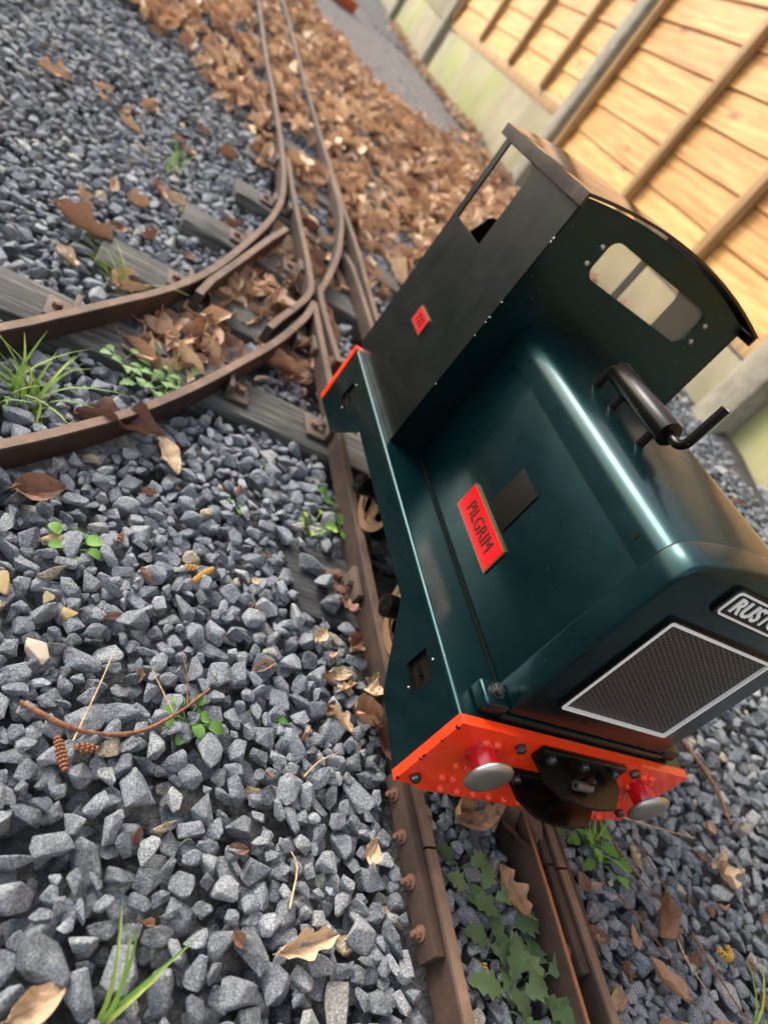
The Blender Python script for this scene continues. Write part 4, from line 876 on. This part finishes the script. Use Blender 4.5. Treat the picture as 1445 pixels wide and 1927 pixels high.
def grass(x, y, n, L, label, spread=.02, lean=None):
    o = thing('grass_tuft', (x, y, zz(x, y)), label, 'grass')
    for i in range(n):
        a = random.uniform(0, 6.28); b = Vector((x + random.gauss(0, spread * .4), y + random.gauss(0, spread * .4), zz(x, y) - .004)); l = L * random.uniform(.5, 1.15); d = Vector((math.cos(a), math.sin(a), 0))
        if lean: d = (d * .5 + Vector(lean)).normalized()
        bend = random.uniform(.4, 1.0); bm = MB(); wd = random.uniform(.0012, .0022); s_ = d.cross(Vector((0, 0, 1))); rows = []
        for k_ in range(7):
            t = k_ / 6; p = b + d * l * bend * t * t * .9 + Vector((0, 0, l * (t - .45 * bend * t * t))); w_ = wd * (1 - t) ** .6 + .0001
            rows.append((bm.bm.verts.new(p - s_ * w_), bm.bm.verts.new(p + Vector((0, 0, -.0006))), bm.bm.verts.new(p + s_ * w_)))
        for r0, r1 in zip(rows, rows[1:]):
            bm.bm.faces.new((r0[0], r0[1], r1[1], r1[0])); bm.bm.faces.new((r0[1], r0[2], r1[2], r1[1]))
        part('blade', bm, M['grass'], o, 170)
grass(-.425, .335, 34, .085, 'large grass tuft between the two diverging rails', .035)
grass(-.365, .622, 16, .085, 'grass tuft beside the outside of the curved rail', .018)
grass(-.30, .49, 9, .06, 'thin grass shoots among leaves inside the turnout', .02)
grass(-.33, 1.10, 7, .075, 'yellow-green grass shoots on the far left gravel', .02)
grass(-.296, -.13, 5, .075, 'long yellow-green grass blades lying on the front gravel', .004, (.35, .9, 0))
grass(.150, -.004, 6, .06, 'grass blades arching from the weed beside the right buffer', .01)
grass(.27, -.15, 4, .06, 'single green grass shoots at the front right gravel', .01)
def twig(P, r, mat, label, name='twig'):
    Q = spline([(x, y) for x, y, *_ in P], .008); n = len(Q)
    hs = np.interp(np.linspace(0, 1, n), np.linspace(0, 1, len(P)), [p[2] if len(p) > 2 else .018 for p in P])
    pts = [(x, y, float(zg(x, y)) + h) for (x, y), h in zip(Q, hs)]; org = pts[0]
    solo(name, MB().tube(pts, [r * (1 - .5 * i / n) * random.uniform(.85, 1.15) for i in range(n)], 7), M[mat], org, label, 'twig', smooth=60)
twig([(-.369, .030), (-.335, .018), (-.30, .022), (-.270, .044), (-.246, .070)], .0019, 'twig', 'long curved reddish brown twig on the gravel')
twig([(-.335, .010), (-.325, .05), (-.318, .082)], .0007, 'paletwig', 'thin pale straw crossing the curved twig')
twig([(-.272, .045, .016), (-.285, .062, .02), (-.292, .072, .022)], .0006, 'paletwig', 'fine pale twig branching off the curved twig')
twig([(-.262, .052, .016), (-.265, .078, .02), (-.27, .095, .02)], .0006, 'twig', 'fine brown twig standing off the curved twig')
twig([(-.170, .015), (-.155, .03), (-.137, .04)], .0008, 'paletwig', 'bent straw on gravel below the engine corner')
twig([(-.190, -.075), (-.182, -.05), (-.186, -.04)], .0008, 'paletwig', 'short white root on the front gravel')
twig([(.16, .035), (.23, .028), (.31, .015)], .0009, 'paletwig', 'long pale straw lying right of the buffer')
twig([(.17, .02), (.19, -.02), (.225, -.06)], .0011, 'twig', 'thin brown twig on gravel by the right weeds')
twig([(.215, .01), (.225, -.02), (.232, -.045)], .0009, 'twig', 'short dark twig on gravel right of the track')
twig([(.36, .16), (.375, .11), (.38, .07), (.372, .03)], .0030, 'twig', 'thick knotted twig on the right gravel')
twig([(.155, -.045), (.175, -.07), (.20, -.105)], .0010, 'twig', 'crooked brown twig among leaves at the right')
twig([(.24, -.075), (.25, -.11), (.262, -.15)], .0012, 'twig', 'dark twig beside the coiled catkin')
twig([(.22, -.06), (.215, -.09), (.225, -.12)], .0008, 'paletwig', 'pale dry stalk beside the bark strip')
twig([(-.375, .56, .03), (-.36, .55, .034), (-.335, .545, .03)], .0011, 'twig', 'brown twig across the sleeper inside the turnout')
twig([(.55, .75), (.62, .68), (.70, .66), (.80, .64)], .0025, 'twig', 'brown root twig near the fence foot')
twig([(.60, .95), (.64, 1.05), (.70, 1.10)], .0022, 'twig', 'curved brown twig beneath the cab by the fence')
def cone(x, y, L, r, a, mat, label, name='catkin', cat='catkin', h=.016, curl=0):
    mb = MB(); z = float(zg(x, y)) + h; n = int(L / .0021)
    for i in range(n):
        t = i / max(1, n - 1); aa = a + curl * t; px = x + L * (t - .5) * math.cos(a + curl * t * .5); py = y + L * (t - .5) * math.sin(a + curl * t * .5); rr = r * (math.sin(math.pi * (.12 + .8 * t)) ** .6)
        for q in range(7):
            th = q * 2 * math.pi / 7 + (i % 2) * .45; nn = Vector((-math.sin(aa) * math.cos(th), math.cos(aa) * math.cos(th), math.sin(th)))
            bmesh.ops.create_icosphere(mb.bm, subdivisions=1, radius=r * .36, matrix=Matrix.Translation(Vector((px, py, z)) + nn * rr * .72))
    solo(name, mb, M[mat], (x, y, z), label, cat, smooth=60)
cone(-.251, .186, .026, .0034, .9, 'catkin', 'knobbly orange-brown catkin on the gravel left of the sleeper end')
cone(-.262, .190, .010, .0030, .2, 'catkin', 'short stub of catkin touching the knobbly catkin')
cone(-.324, .197, .009, .0028, 1.4, 'cone', 'tiny brown cone tip on gravel near the seedling')
cone(-.201, .165, .014, .0026, -.7, 'cone', 'small pinkish brown cone on gravel before the sleeper end')
cone(-.340, .002, .020, .0033, -1.2, 'cone', 'dark brown scaly cone piece near the curved twig', 'pine_cone', 'cone')
cone(-.326, .008, .012, .0033, .1, 'cone', 'short brown cone piece next to the dark scaly one', 'pine_cone', 'cone')
cone(-.031, -.108, .014, .0030, 1.2, 'catkin', 'orange catkin by the left rail among the weeds')
cone(.277, -.096, .022, .0042, -.6, 'catkin', 'yellow coiled catkin on the right gravel', curl=3.0)
cone(.330, .098, .022, .0026, -.9, 'catkin', 'thin orange catkin right of the buffer beam')
cone(-.215, .318, .016, .0026, 1.3, 'cone', 'brown catkin pair below the diverging rail')
# odd coloured stones
for x, y, r, sc, lab in ((-.365, .071, .0095, (.62, .5, .4), 'large pinkish cream stone on the left gravel'), (-.350, .108, .0065, (.5, .36, .16), 'small ochre stone above the cream stone'), (-.366, .120, .006, (.55, .44, .24), 'pale yellow pebble on the left gravel'), (-.372, .176, .0065, (.52, .38, .2), 'yellow stone beside the round-leaved seedling'), (-.397, .122, .008, (.5, .36, .17), 'ochre stone at the left edge of the gravel')):
    k = N('ochre_stone'); k.col(k.mix(k.noise(60, 5), tuple(c_ * .7 for c_ in sc) + (1,), tuple(sc) + (1,))); k.set(rough=.85); k.bump(k.noise(200, 4), .6, .002)
    m = tmes[random.randrange(36)].copy(); m.materials.clear(); m.materials.append(k.m)
    o = bpy.data.objects.new('coloured_stone', m); COL.objects.link(o); o.location = (x, y, float(zg(x, y)) + .009 + r * .6); o.scale = (r,) * 3; o.rotation_euler = (0, 0, random.random() * 6); tag(o, lab, 'stone')
